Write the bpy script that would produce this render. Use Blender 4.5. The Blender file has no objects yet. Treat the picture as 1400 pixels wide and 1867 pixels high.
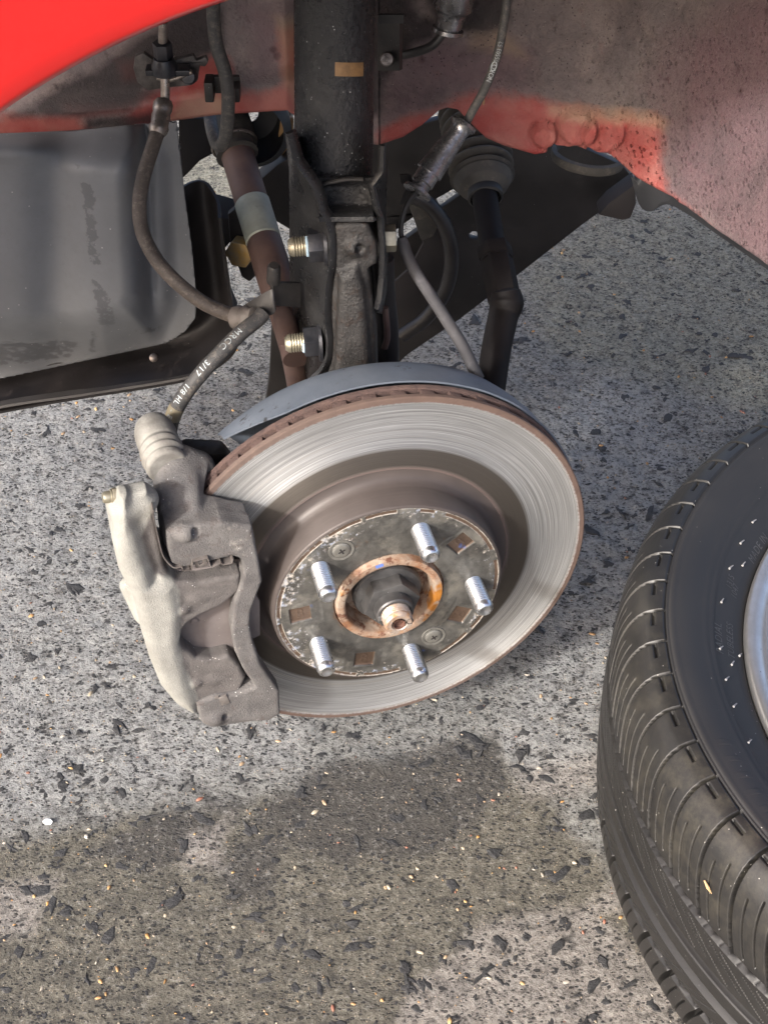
import bpy, bmesh, math, random
import numpy as np
from mathutils import Matrix, Vector
from mathutils.geometry import tessellate_polygon
S = bpy.context.scene; COL = S.collection
rad = math.radians
rng = np.random.default_rng(7); random.seed(7)

# ------------------------------------------------------------------ camera
TH = rad(42.0795); FPX = 2800.0
CAM = np.array([-.0032, -.6993, .893])
cd = bpy.data.cameras.new("camera"); cam = bpy.data.objects.new("camera", cd); COL.objects.link(cam)
cam.location = CAM; cam.rotation_euler = (math.pi/2 - TH, 0, 0)
cd.sensor_fit = 'HORIZONTAL'; cd.sensor_width = 36; cd.lens = 36*FPX/1400
cd.clip_start = .02; cd.clip_end = 200
S.camera = cam
# ------------------------------------------------------------------ sky, sun, exposure
SUN = np.array([-.62, -.70, .58]); SUN /= np.linalg.norm(SUN)
w = bpy.data.worlds.new("World"); S.world = w; w.use_nodes = True
nt = w.node_tree; bg = nt.nodes['Background']
sk = nt.nodes.new('ShaderNodeTexSky'); sk.sky_type = 'NISHITA'; sk.sun_disc = False
sk.sun_elevation = math.asin(SUN[2]); sk.sun_rotation = math.atan2(SUN[0], SUN[1])
sk.dust_density = 5.0; sk.air_density = .6; sk.ozone_density = .3
nt.links.new(sk.outputs[0], bg.inputs[0]); bg.inputs[1].default_value = .15
sl = bpy.data.lights.new("sun", 'SUN'); sl.energy = 2.0; sl.angle = rad(5); sl.color = (1, .985, .955)
so = bpy.data.objects.new("sun", sl); COL.objects.link(so)
so.rotation_euler = Vector(-SUN).to_track_quat('-Z', 'Y').to_euler()
S.view_settings.view_transform = 'Standard'; S.view_settings.look = 'None'
S.view_settings.exposure = 1.3; S.view_settings.gamma = 1

# ------------------------------------------------------------------ places: pixel of the photograph -> point
RX = np.array([1., 0, 0]); UX = np.array([0, math.sin(TH), math.cos(TH)]); DX = np.array([0, math.cos(TH), -math.sin(TH)])
HUB = np.array([0, 0, .1884])
EU = np.array([.9677, .2519, 0]); EV = np.array([0, 0, 1.]); EW = np.array([.2519, -.9677, 0])
HM = Matrix(((EU[0], EV[0], EW[0], HUB[0]), (EU[1], EV[1], EW[1], HUB[1]), (EU[2], EV[2], EW[2], HUB[2]), (0, 0, 0, 1)))
def ray(px, py): return RX*(px-700)/FPX - UX*(py-933.5)/FPX + DX
def at(px, py, y):
    d = ray(px, py); return CAM + d*((y-CAM[1])/d[1])
def atz(px, py, z):
    d = ray(px, py); return CAM + d*((z-CAM[2])/d[2])
def hub(px, py, w):                       # point in the hub's own frame (u right, v up, w outward)
    d = ray(px, py); s = (w-(CAM-HUB)@EW)/(d@EW); p = CAM+d*s-HUB
    return np.array([p@EU, p[2], w])
def toimg(P):
    Q = P-CAM; z = Q@DX
    return np.stack([700+FPX*(Q@RX)/z, 933.5-FPX*(Q@UX)/z], -1)

# ------------------------------------------------------------------ objects
OFF = {}
def thing(name, label, cat, loc=(0, 0, 0), group=None, M=None):
    o = bpy.data.objects.new(name, None); COL.objects.link(o); o.empty_display_size = .02
    if M is not None: o.matrix_world = M; OFF[o] = Vector((0, 0, 0))
    else: o.location = loc; OFF[o] = -Vector(loc)
    o['label'] = label; o['category'] = cat
    if group: o['group'] = group
    return o
def mesh(name, V, F, smooth=True, attrs=None, sharp=40):
    me = bpy.data.meshes.new(name)
    V = np.asarray(V, float)
    if isinstance(F, np.ndarray):
        n = F.shape[1]; me.vertices.add(len(V)); me.vertices.foreach_set('co', V.ravel())
        me.loops.add(F.size); me.loops.foreach_set('vertex_index', F.ravel().astype(np.int32))
        me.polygons.add(len(F)); me.polygons.foreach_set('loop_start', np.arange(0, F.size, n, dtype=np.int32))
        me.polygons.foreach_set('loop_total', np.full(len(F), n, np.int32))
        me.update(calc_edges=True); me.validate()
    else:
        me.from_pydata([tuple(v) for v in V], [], [tuple(int(i) for i in f) for f in F]); me.update()
    for k, a in (attrs or {}).items():
        a = np.asarray(a, np.float32)
        if a.ndim == 1:
            at_ = me.attributes.new(k, 'FLOAT', 'POINT'); at_.data.foreach_set('value', a)
        else:
            at_ = me.attributes.new(k, 'FLOAT_COLOR', 'POINT')
            at_.data.foreach_set('color', np.c_[a, np.ones(len(a), np.float32)].astype(np.float32).ravel())
    if smooth:
        me.polygons.foreach_set('use_smooth', np.ones(len(me.polygons), bool))
        if sharp: me.set_sharp_from_angle(angle=rad(sharp))
    return me
def part(name, me, mat, parent=None, M=None, kind=None, label=None):
    o = bpy.data.objects.new(name, me); COL.objects.link(o)
    if mat and not me.materials: me.materials.append(mat)
    if parent is not None:
        o.parent = parent
        o.location = OFF.get(parent, Vector((0, 0, 0)))
    if M is not None: o.matrix_local = M
    if kind: o['kind'] = kind
    if label: o['label'] = label
    return o
def join(*ms):
    V = []; F = []; n = 0
    for v, f in ms:
        V.append(np.asarray(v, float)); F += [[int(i)+n for i in q] for q in f]; n += len(v)
    return np.vstack(V), F
# ------------------------------------------------------------------ shape helpers
def cr(P, n=10):                          # smooth curve through points
    P = np.asarray(P, float); Q = np.vstack([2*P[0]-P[1], P, 2*P[-1]-P[-2]]); out = []
    for i in range(1, len(Q)-2):
        t = np.linspace(0, 1, n, endpoint=False)[:, None]; a, b, c, d = Q[i-1], Q[i], Q[i+1], Q[i+2]
        out.append(.5*((2*b)+(c-a)*t+(2*a-5*b+4*c-d)*t*t+(3*b-a-3*c+d)*t**3))
    return np.vstack(out+[P[-1:]])
def frames(C):
    T = np.gradient(C, axis=0); T /= np.linalg.norm(T, axis=1)[:, None]
    v = CAM-C[0]; N = np.zeros_like(C)
    for i in range(len(C)):
        v = CAM-C[i]
        v = v-(v@T[i])*T[i]; N[i] = v/np.linalg.norm(v)
    return T, N, np.cross(T, N)
def tube(C, r, seg=20, caps=True, squash=None):
    C = np.asarray(C, float); r = np.broadcast_to(np.asarray(r, float), (len(C),))
    T, N, B = frames(C); a = np.linspace(0, 2*np.pi, seg, endpoint=False)
    V = (C[:, None]+r[:, None, None]*(np.cos(a)[None, :, None]*N[:, None]+np.sin(a)[None, :, None]*B[:, None])).reshape(-1, 3)
    F = [[i*seg+j, i*seg+(j+1) % seg, (i+1)*seg+(j+1) % seg, (i+1)*seg+j] for i in range(len(C)-1) for j in range(seg)]
    if caps: F += [list(range(seg))[::-1], [(len(C)-1)*seg+j for j in range(seg)]]
    return V, F
def lathe(prof, seg=64, a0=0, a1=2*np.pi, closed=False):   # profile of (r, z) round the local z axis
    prof = np.asarray(prof, float); full = abs(a1-a0-2*np.pi) < 1e-6
    a = np.linspace(a0, a1, seg, endpoint=not full)
    V = np.stack([prof[:, 0][:, None]*np.cos(a), prof[:, 0][:, None]*np.sin(a), np.repeat(prof[:, 1][:, None], seg, 1)], -1).reshape(-1, 3)
    n = len(prof); F = []
    for i in range(n if closed else n-1):
        k = (i+1) % n
        for j in range(seg if full else seg-1):
            F.append([i*seg+j, i*seg+(j+1) % seg, k*seg+(j+1) % seg, k*seg+j])
    if closed and not full:
        F += [[i*seg for i in range(n)], [i*seg+seg-1 for i in range(n)][::-1]]
    return V, F
def axis(p, d):                           # matrix whose z axis runs along d
    return Matrix.Translation(Vector(p)) @ Vector(d).to_track_quat('Z', 'Y').to_matrix().to_4x4()
def xf(M, VF):
    V, F = VF; M = np.array(M); return np.asarray(V) @ M[:3, :3].T+M[:3, 3], F
def prism(poly, z0, z1, bev=.001, holes=()):               # flat plate, outline with optional holes, edges softened
    bm = bmesh.new()
    loops = [list(map(tuple, poly))]+[list(map(tuple, h)) for h in holes]
    vs = [bm.verts.new((x, y, z0)) for l in loops for x, y in l]
    for t in tessellate_polygon([[Vector((x, y, 0)) for x, y in l] for l in loops]):
        try: bm.faces.new([vs[i] for i in t])
        except ValueError: pass
    bmesh.ops.recalc_face_normals(bm, faces=bm.faces)
    r = bmesh.ops.extrude_face_region(bm, geom=list(bm.faces))
    for v in [g for g in r['geom'] if isinstance(g, bmesh.types.BMVert)]: v.co.z = z1
    bmesh.ops.recalc_face_normals(bm, faces=bm.faces)
    if bev:
        ed = [e for e in bm.edges if len(e.link_faces) == 2 and e.calc_face_angle(0) > rad(35)]
        bmesh.ops.bevel(bm, geom=ed, offset=bev, segments=2, affect='EDGES', profile=.6, clamp_overlap=True)
    bm.verts.index_update(); V = np.array([v.co[:] for v in bm.verts]); F = [[v.index for v in f.verts] for f in bm.faces]
    bm.free(); return V, F
def box(c, s, bev=.001):
    x, y, z = np.array(s)/2
    V, F = prism([(-x, -y), (x, -y), (x, y), (-x, y)], -z, z, bev); return V+np.array(c), F
def sheet(P, t):                          # curved panel from a grid of points, thickness t behind its normal
    P = np.asarray(P, float); n, m = P.shape[:2]
    N = np.cross(np.gradient(P, axis=0), np.gradient(P, axis=1)); N /= np.linalg.norm(N, axis=2)[..., None]+1e-12
    if (N*(CAM-P)).sum() < 0: N = -N
    V = np.vstack([P.reshape(-1, 3), (P-N*t).reshape(-1, 3)]); k = n*m
    i, j = np.meshgrid(np.arange(n-1), np.arange(m-1), indexing='ij'); a = (i*m+j).ravel()
    F = np.stack([a, a+1, a+m+1, a+m], 1); G = F[:, ::-1]+k
    r = np.concatenate([np.arange(m-1), (np.arange(n-1))*m+m-1, (n-1)*m+np.arange(m-1, 0, -1), np.arange(n-1, 0, -1)*m])
    q = np.roll(r, -1); R = np.stack([q, r, r+k, q+k], 1)
    return V, np.vstack([F, G, R])
def smooth01(x): x = np.clip(x, 0, 1); return x*x*(3-2*x)
def sdpoly(X, Y, P):                      # signed distance to a polygon, negative inside
    P = np.asarray(P, float); d = np.full(X.shape, 1e9); s = np.ones(X.shape)
    for i in range(len(P)):
        ax, ay = P[i]; bx, by = P[i-1]; ex, ey = bx-ax, by-ay
        wx, wy = X-ax, Y-ay; t = np.clip((wx*ex+wy*ey)/(ex*ex+ey*ey+1e-20), 0, 1)
        d = np.minimum(d, (wx-ex*t)**2+(wy-ey*t)**2)
        c1 = Y >= ay; c2 = Y < by; c3 = ex*wy > ey*wx
        s = np.where((c1 & c2 & c3) | (~c1 & ~c2 & ~c3), -s, s)
    return s*np.sqrt(d)
def extr(d2, Z, z0, z1, r):               # extrude a 2-D distance between z0 and z1 with rounded edges r
    q = np.abs(Z-(z0+z1)/2)-(z1-z0)/2+r; d = d2+r
    return np.minimum(np.maximum(d, q), 0)+np.sqrt(np.maximum(d, 0)**2+np.maximum(q, 0)**2)-r
def smin(a, b, k): h = np.clip(.5+.5*(b-a)/k, 0, 1); return b*(1-h)+a*h-k*h*(1-h)
def smax(a, b, k): return -smin(-a, -b, k)
def caps(X, Y, Z, a, b, r, r2=None):
    a = np.array(a, float); b = np.array(b, float); e = b-a
    t = np.clip(((X-a[0])*e[0]+(Y-a[1])*e[1]+(Z-a[2])*e[2])/(e@e), 0, 1)
    rr = r if r2 is None else r+(r2-r)*t
    return np.sqrt((X-a[0]-e[0]*t)**2+(Y-a[1]-e[1]*t)**2+(Z-a[2]-e[2]*t)**2)-rr
def vnoise(P, s, seed=0):                 # smooth value noise in -1..1
    P = np.asarray(P)*s; i = np.floor(P).astype(np.int64); f = P-i; f = f*f*(3-2*f); out = 0
    for dx in (0, 1):
        for dy in (0, 1):
            for dz in (0, 1):
                h = (i[..., 0]+dx)*374761393+(i[..., 1]+dy)*668265263+(i[..., 2]+dz)*2147483647+seed*1274126177
                h = (h ^ (h >> 13))*1274126177; h = (h ^ (h >> 16)) & 0xffff
                wgt = (f[..., 0] if dx else 1-f[..., 0])*(f[..., 1] if dy else 1-f[..., 1])*(f[..., 2] if dz else 1-f[..., 2])
                out = out+wgt*(h/32767.5-1)
    return out
def nets(f, lo, hi, h):                   # skin a distance field: one vertex per crossed cell
    ax = [np.arange(lo[i], hi[i]+h, h) for i in range(3)]
    X, Y, Z = np.meshgrid(*ax, indexing='ij'); D = f(X, Y, Z); n = D.shape
    c = [(a, b, d) for a in (0, 1) for b in (0, 1) for d in (0, 1)]
    sl_ = lambda o: tuple(slice(o[i], n[i]-1+o[i]) for i in range(3))
    ins = sum((D[sl_(o)] < 0).astype(int) for o in c); act = (ins > 0) & (ins < 8)
    sm = np.zeros(act.shape+(3,)); ct = np.zeros(act.shape)
    for a in range(8):
        for b in range(a+1, 8):
            o, p = c[a], c[b]
            if sum(abs(o[i]-p[i]) for i in range(3)) != 1: continue
            d0, d1 = D[sl_(o)], D[sl_(p)]; m = (d0 < 0) != (d1 < 0)
            t = np.where(m, d0/(d0-d1+1e-20), 0)
            for i in range(3): sm[..., i] += np.where(m, o[i]+t*(p[i]-o[i]), 0)
            ct += m
    idx = np.full(act.shape, -1); idx[act] = np.arange(act.sum()); I = np.argwhere(act)
    V = (I+sm[act]/ct[act][:, None])*h+np.array(lo); F = []
    for k in range(3):
        a, b = [(1, 2), (2, 0), (0, 1)][k]
        s0 = [slice(1, n[i]-1) for i in range(3)]; s0[k] = slice(0, n[k]-1); s1 = list(s0); s1[k] = slice(1, n[k])
        p, q = D[tuple(s0)] < 0, D[tuple(s1)] < 0; J = np.argwhere(p != q); fl = p[p != q]
        J = J+np.array([0 if i == k else 1 for i in range(3)])
        e = np.eye(3, dtype=int); g = lambda v: idx[v[:, 0], v[:, 1], v[:, 2]]
        Q = np.stack([g(J-e[a]-e[b]), g(J-e[b]), g(J), g(J-e[a])], 1); Q[~fl] = Q[~fl][:, ::-1]; F.append(Q)
    F = np.vstack(F); return V, F[(F >= 0).all(1)]
def glyphs(txt, size, spacing=1.0):
    c = bpy.data.curves.new('text', 'FONT'); c.body = txt; c.size = size; c.space_character = spacing; c.resolution_u = 3
    o = bpy.data.objects.new('text', c); COL.objects.link(o); dg = bpy.context.evaluated_depsgraph_get()
    me = bpy.data.meshes.new_from_object(o.evaluated_get(dg)); V = np.array([v.co[:] for v in me.vertices]); F = [list(p.vertices) for p in me.polygons]
    bpy.data.objects.remove(o); bpy.data.curves.remove(c); bpy.data.meshes.remove(me); return V[:, :2], F
def on_tube(txt, C, r, s0, size, rev=False, ang=0, spacing=1.0, lift=.00035):
    G, F = glyphs(txt, size, spacing); T, N, B = frames(C)
    L = np.r_[0, np.cumsum(np.linalg.norm(np.diff(C, axis=0), axis=1))]; out = []
    sg = -1 if rev else 1
    for x, y in G:
        s = s0+sg*x; a = ang-sg*(y-size*.35)/r
        cc = np.array([np.interp(s, L, C[:, i]) for i in range(3)]); nn = np.array([np.interp(s, L, N[:, i]) for i in range(3)]); bb = np.array([np.interp(s, L, B[:, i]) for i in range(3)])
        out.append(cc+(r+lift)*(math.cos(a)*nn+math.sin(a)*bb))
    return np.array(out), F
HEX = [(math.cos(i*math.pi/3), math.sin(i*math.pi/3)) for i in range(6)]
def hexnut(r, z0, z1, hole=0, bev=.0006):
    V, F = prism([(x*r, y*r) for x, y in HEX], z0, z1, bev); return V, F
def thread(r, z0, z1, pitch=.0015, d=.0007, seg=28, cham=.0015, dish=0):
    pr_ = []; z = z0
    while z < z1-cham-pitch:
        pr_ += [(r-d, z), (r, z+pitch*.35), (r, z+pitch*.55)]; z += pitch
    pr_ += [(r-d*.4, z), (r-d*.5, z1-cham), (r-d-cham*.6, z1)]
    if dish: pr_ += [(r*.55, z1), (r*.3, z1-dish), (0.0001, z1-dish)]
    else: pr_ += [(0.0001, z1)]
    return lathe([(0.0001, z0)]+pr_, seg)
# ------------------------------------------------------------------ materials
class Mat:
    def __init__(s, name):
        s.m = bpy.data.materials.new(name); s.m.use_nodes = True; s.t = s.m.node_tree; s.b = s.t.nodes['Principled BSDF']
        s.co = s.t.nodes.new('ShaderNodeTexCoord').outputs['Object']
    def L(s, a, sock):
        if isinstance(a, bpy.types.NodeSocket): s.t.links.new(a, sock)
        elif isinstance(a, (tuple, list)): sock.default_value = (*a[:3], 1) if sock.type == 'RGBA' else a
        else: sock.default_value = (a, a, a, 1) if sock.type == 'RGBA' else a
    def noise(s, scale, detail=4, rough=.6, dist=0, co=None, stretch=None):
        n = s.t.nodes.new('ShaderNodeTexNoise'); c = co or s.co
        if stretch:
            v = s.t.nodes.new('ShaderNodeMapping'); v.inputs['Scale'].default_value = stretch; s.t.links.new(c, v.inputs[0]); c = v.outputs[0]
        s.t.links.new(c, n.inputs['Vector']); n.inputs['Scale'].default_value = scale; n.inputs['Detail'].default_value = detail
        n.inputs['Roughness'].default_value = rough; n.inputs['Distortion'].default_value = dist; return n.outputs[0]
    def vor(s, scale, feat='F1', out='Distance', rnd=1, stretch=None):
        n = s.t.nodes.new('ShaderNodeTexVoronoi'); n.feature = feat; c = s.co
        if stretch:
            v = s.t.nodes.new('ShaderNodeMapping'); v.inputs['Scale'].default_value = stretch; s.t.links.new(c, v.inputs[0]); c = v.outputs[0]
        s.t.links.new(c, n.inputs['Vector']); n.inputs['Scale'].default_value = scale; n.inputs['Randomness'].default_value = rnd
        return n.outputs[out]
    def ramp(s, f, *st):                  # stops (position, value or colour)
        n = s.t.nodes.new('ShaderNodeValToRGB'); e = n.color_ramp.elements
        while len(e) < len(st): e.new(.5)
        for k, (p, c) in zip(e, st): k.position = p; k.color = (*c, 1) if isinstance(c, (tuple, list)) else (c, c, c, 1)
        s.L(f, n.inputs[0]); return n.outputs[0]
    def mix(s, f, a, b, mode='MIX'):
        n = s.t.nodes.new('ShaderNodeMix'); n.data_type = 'RGBA'; n.blend_type = mode
        s.L(f, n.inputs[0]); s.L(a, n.inputs[6]); s.L(b, n.inputs[7]); return n.outputs[2]
    def math(s, op, a, b=0, clamp=False):
        n = s.t.nodes.new('ShaderNodeMath'); n.operation = op; n.use_clamp = clamp; s.L(a, n.inputs[0]); s.L(b, n.inputs[1]); return n.outputs[0]
    def attr(s, name, out='Fac'):
        n = s.t.nodes.new('ShaderNodeAttribute'); n.attribute_name = name; return n.outputs[out]
    def mask(s, name, scale, amount=.5, soft=.1):   # attribute edge broken up by noise
        n = s.noise(scale, 6, .7)
        v = s.math('ADD', s.attr(name), s.math('MULTIPLY', s.math('SUBTRACT', n, .5), amount*2))
        return s.ramp(v, (.5-soft, 0.), (.5+soft, 1.))
    def xyz(s):
        n = s.t.nodes.new('ShaderNodeSeparateXYZ'); s.t.links.new(s.co, n.inputs[0]); return n.outputs
    def bump(s, h, strength=.5, dist=.001, prev=None):
        n = s.t.nodes.new('ShaderNodeBump'); n.inputs['Strength'].default_value = strength; n.inputs['Distance'].default_value = dist
        s.L(h, n.inputs['Height'])
        if prev is not None: s.t.links.new(prev, n.inputs['Normal'])
        return n.outputs[0]
    def done(s, col, rough=.6, metal=0., normal=None, **kw):
        s.L(col, s.b.inputs['Base Color']); s.L(rough, s.b.inputs['Roughness']); s.L(metal, s.b.inputs['Metallic'])
        if normal is not None: s.t.links.new(normal, s.b.inputs['Normal'])
        for k, v in kw.items(): s.L(v, s.b.inputs[k])
        return s.m
def worn(name, c1, c2, scale=60, rough=(.4, .7), metal=0., bump=(900, .3, .0004), speck=None, dust=None, c3=None):
    m = Mat(name); n = m.noise(scale, 5, .65); f = m.ramp(n, (.35, 0.), (.65, 1.)); col = m.mix(f, c1, c2)
    if c3: col = m.mix(m.ramp(m.noise(scale*2.7, 4, .6, .6), (.55, 0.), (.66, 1.)), col, c3)
    r = m.ramp(f, (0, rough[0]), (1, rough[1]))
    if dust:                              # fine pale dust lying on the surface
        k = m.ramp(m.noise(dust[1], 8, .8), (dust[2], 0.), (dust[2]+.12, 1.)); col = m.mix(k, col, dust[0]); r = m.mix(k, r, .9)
    if speck:
        k = m.ramp(m.vor(speck[1]), (speck[2]*.6, 1.), (speck[2], 0.))
        k = m.math('MULTIPLY', k, m.ramp(m.noise(speck[1]*.3, 2), (.5, 0.), (.6, 1.))); col = m.mix(k, col, speck[0])
    nb = m.bump(m.noise(bump[0], 5, .7), bump[1], bump[2])
    return m.done(col, r, metal, nb)
M_strut = worn('strut_paint', (.012, .0125, .014), (.026, .026, .027), 45, (.22, .34), 0, (260, 1., .0016), ((.6, .6, .6), 300, .12), ((.10, .095, .09), 160, .70))
M_black = worn('black_steel', (.014, .013, .013), (.036, .033, .031), 40, (.3, .55), 0, (500, .4, .0006), ((.4, .4, .4), 380, .08), ((.07, .06, .055), 120, .64))
M_bracket_steel = worn('strut_bracket_paint', (.011, .011, .012), (.024, .0235, .0235), 40, (.22, .38), 0, (420, .45, .0006), ((.5, .5, .5), 420, .10), ((.10, .09, .085), 130, .66))
M_knuckle = worn('cast_knuckle', (.024, .0225, .022), (.048, .045, .043), 60, (.28, .45), .3, (420, .9, .0012), ((.5, .5, .5), 500, .08), ((.085, .068, .06), 90, .62), (.035, .026, .022))
M_dark = worn('dark_underbody', (.010, .0085, .009), (.024, .020, .020), 18, (.6, .8), 0, (200, .3, .0006), None, ((.035, .03, .03), 40, .6))
M_rod = worn('matte_black_rod', (.006, .005, .005), (.013, .011, .011), 40, (.6, .8), 0, (500, .4, .0005), None, ((.04, .035, .032), 120, .66))
M_rod.node_tree.nodes['Principled BSDF'].inputs['Specular IOR Level'].default_value = .15
M_arm = worn('dark_pressed_steel', (.009, .008, .008), (.022, .019, .019), 14, (.4, .6), 0, (300, .3, .0005), ((.3, .3, .3), 200, .06), ((.05, .042, .04), 30, .58))
M_rubber = worn('black_rubber', (.012, .012, .012), (.028, .027, .026), 80, (.5, .7), 0, (600, .3, .0004), None, ((.10, .09, .08), 90, .62))
M_bootm = worn('dusty_rubber_boot', (.03, .028, .025), (.065, .06, .052), 50, (.6, .8), 0, (500, .3, .0005), None, ((.12, .105, .085), 80, .55))
M_greyrub = worn('grey_dusty_sleeve', (.036, .035, .038), (.06, .058, .062), 60, (.6, .8), 0, (900, .3, .0004), None, ((.10, .095, .1), 60, .55))
M_cast = worn('brake_dust_casting', (.088, .083, .082), (.155, .147, .142), 55, (.7, .9), 0, (900, .9, .0011), ((.8, .8, .8), 330, .11), ((.31, .29, .26), 45, .6), (.10, .088, .084))
M_body = worn('pale_zinc_casting', (.40, .385, .33), (.52, .50, .44), 50, (.6, .85), 0, (1000, 1., .0010), ((.1, .09, .08), 600, .12), ((.30, .28, .25), 60, .6))
def m_body():
    m = Mat('pale_zinc_casting'); n = m.noise(50, 5, .65); col = m.mix(m.ramp(n, (.35, 0.), (.65, 1.)), (.25, .245, .222), (.34, .335, .305))
    k = m.math('MULTIPLY', m.ramp(m.vor(600), (.07, 1.), (.12, 0.)), m.ramp(m.noise(180, 2), (.5, 0.), (.6, 1.))); col = m.mix(k, col, (.14, .13, .12))
    d = m.mix(m.ramp(m.noise(70, 6, .7), (.35, 0.), (.65, 1.)), (.085, .077, .074), (.14, .128, .122)); w_ = m.math('MULTIPLY', m.ramp(m.vor(330), (.06, 1.), (.11, 0.)), m.ramp(m.noise(100, 2), (.5, 0.), (.6, 1.))); d = m.mix(w_, d, (.75, .73, .70))
    col = m.mix(m.mask('dust', 90, .35, .3), col, d); return m.done(col, .8, 0, m.bump(m.noise(1000, 5, .7), 1., .001))
M_body = m_body()
M_pad = worn('pad_backplate_paint', (.125, .107, .103), (.17, .148, .142), 45, (.6, .75), 0, (900, .3, .0004), ((.7, .7, .7), 380, .09))
M_spring = worn('spring_steel', (.18, .16, .15), (.34, .31, .29), 90, (.3, .5), .7, (900, .2, .0002))
M_zinc = worn('bright_zinc_stud', (.80, .82, .84), (.66, .68, .71), 150, (.24, .36), 1., (1200, .1, .0002))
M_yzinc = worn('yellow_zinc', (.42, .385, .29), (.31, .28, .21), 90, (.3, .5), .75, (900, .3, .0003), None, ((.3, .27, .2), 90, .6))
M_goldnut = worn('yellow_marked_bolt', (.45, .27, .06), (.30, .25, .18), 100, (.35, .6), .4, (900, .3, .0003))
M_nut = worn('blackened_nut', (.02, .021, .026), (.045, .045, .05), 80, (.28, .42), .4, (600, .3, .0004), ((.5, .5, .5), 300, .08))
M_axnut = worn('phosphate_axle_nut', (.075, .074, .075), (.125, .122, .12), 80, (.4, .55), .6, (700, .4, .0004), ((.5, .5, .5), 300, .08), None, None)
M_rust = worn('rusty_steel', (.13, .065, .045), (.22, .11, .065), 70, (.7, .9), 0, (700, .9, .0012), None, ((.30, .17, .10), 120, .6), (.09, .045, .035))
M_rustrim = worn('rusted_rotor_rim', (.075, .047, .042), (.13, .082, .07), 110, (.75, .95), 0, (900, 1., .0016), None, ((.22, .14, .105), 200, .6), (.06, .038, .036))
M_shaft = worn('brown_driveshaft', (.085, .052, .045), (.135, .085, .07), 50, (.5, .7), .2, (700, .4, .0005), None, ((.16, .11, .09), 100, .62))
M_damper = worn('greenish_band', (.34, .36, .31), (.26, .28, .24), 60, (.5, .7), .2, (700, .4, .0005), None, ((.09, .08, .07), 70, .62))
M_white = worn('white_print', (.52, .57, .58), (.34, .37, .38), 300, (.6, .7))
M_wprint = worn('worn_white_print', (.42, .45, .45), (.14, .15, .155), 260, (.6, .7))
M_tape = worn('amber_tape', (.30, .17, .065), (.20, .115, .05), 200, (.35, .55), .2, (700, .5, .0005))
M_paintmark = Mat('pale_blue_paint_mark').done((.38, .52, .60), .4)
M_lead = worn('worn_plated_fitting', (.36, .32, .28), (.20, .17, .15), 120, (.25, .45), .8, (500, .5, .0006), None, ((.1, .085, .07), 110, .55))
M_sleeve = worn('oily_metal_sleeve', (.30, .30, .31), (.16, .155, .155), 90, (.18, .32), .85, (300, .4, .0008), None, ((.06, .052, .05), 100, .58))
M_stone_dark = worn('dark_aggregate', (.014, .014, .015), (.05, .05, .051), 260, (.6, .85), 0, (500, 1., .0015), None, ((.16, .15, .14), 300, .6))

def m_liner():
    m = Mat('grey_plastic_liner'); n = m.noise(14, 4, .6); col = m.mix(m.ramp(n, (.3, 0.), (.7, 1.)), (.165, .171, .178), (.22, .226, .232))
    wet = m.math('MULTIPLY', m.mask('scuff', 130, 1.1, .05), .5); col = m.mix(wet, col, (.06, .06, .064))
    dots = m.math('MULTIPLY', m.ramp(m.vor(160), (.05, 1.), (.09, 0.)), m.ramp(m.noise(40, 2), (.52, 0.), (.58, 1.))); col = m.mix(dots, col, (.6, .58, .55))
    dust = m.ramp(m.noise(260, 8, .8), (.5, 0.), (.75, 1.)); col = m.mix(m.math('MULTIPLY', dust, .4), col, (.15, .145, .14))
    return m.done(col, m.mix(wet, m.ramp(n, (0, .42), (1, .58)), .25), 0, m.bump(m.noise(1200, 3, .6), .15, .0003))
M_liner = m_liner()
def m_fender():
    m = Mat('red_car_paint'); n = m.noise(30, 3)
    return m.done(m.mix(n, (.44, .005, .0048), (.50, .0065, .0055)), .28, 0, m.bump(m.noise(900, 2), .03, .0002), **{'Coat Weight': 1.0, 'Coat Roughness': .06})
M_fender = m_fender()
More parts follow.
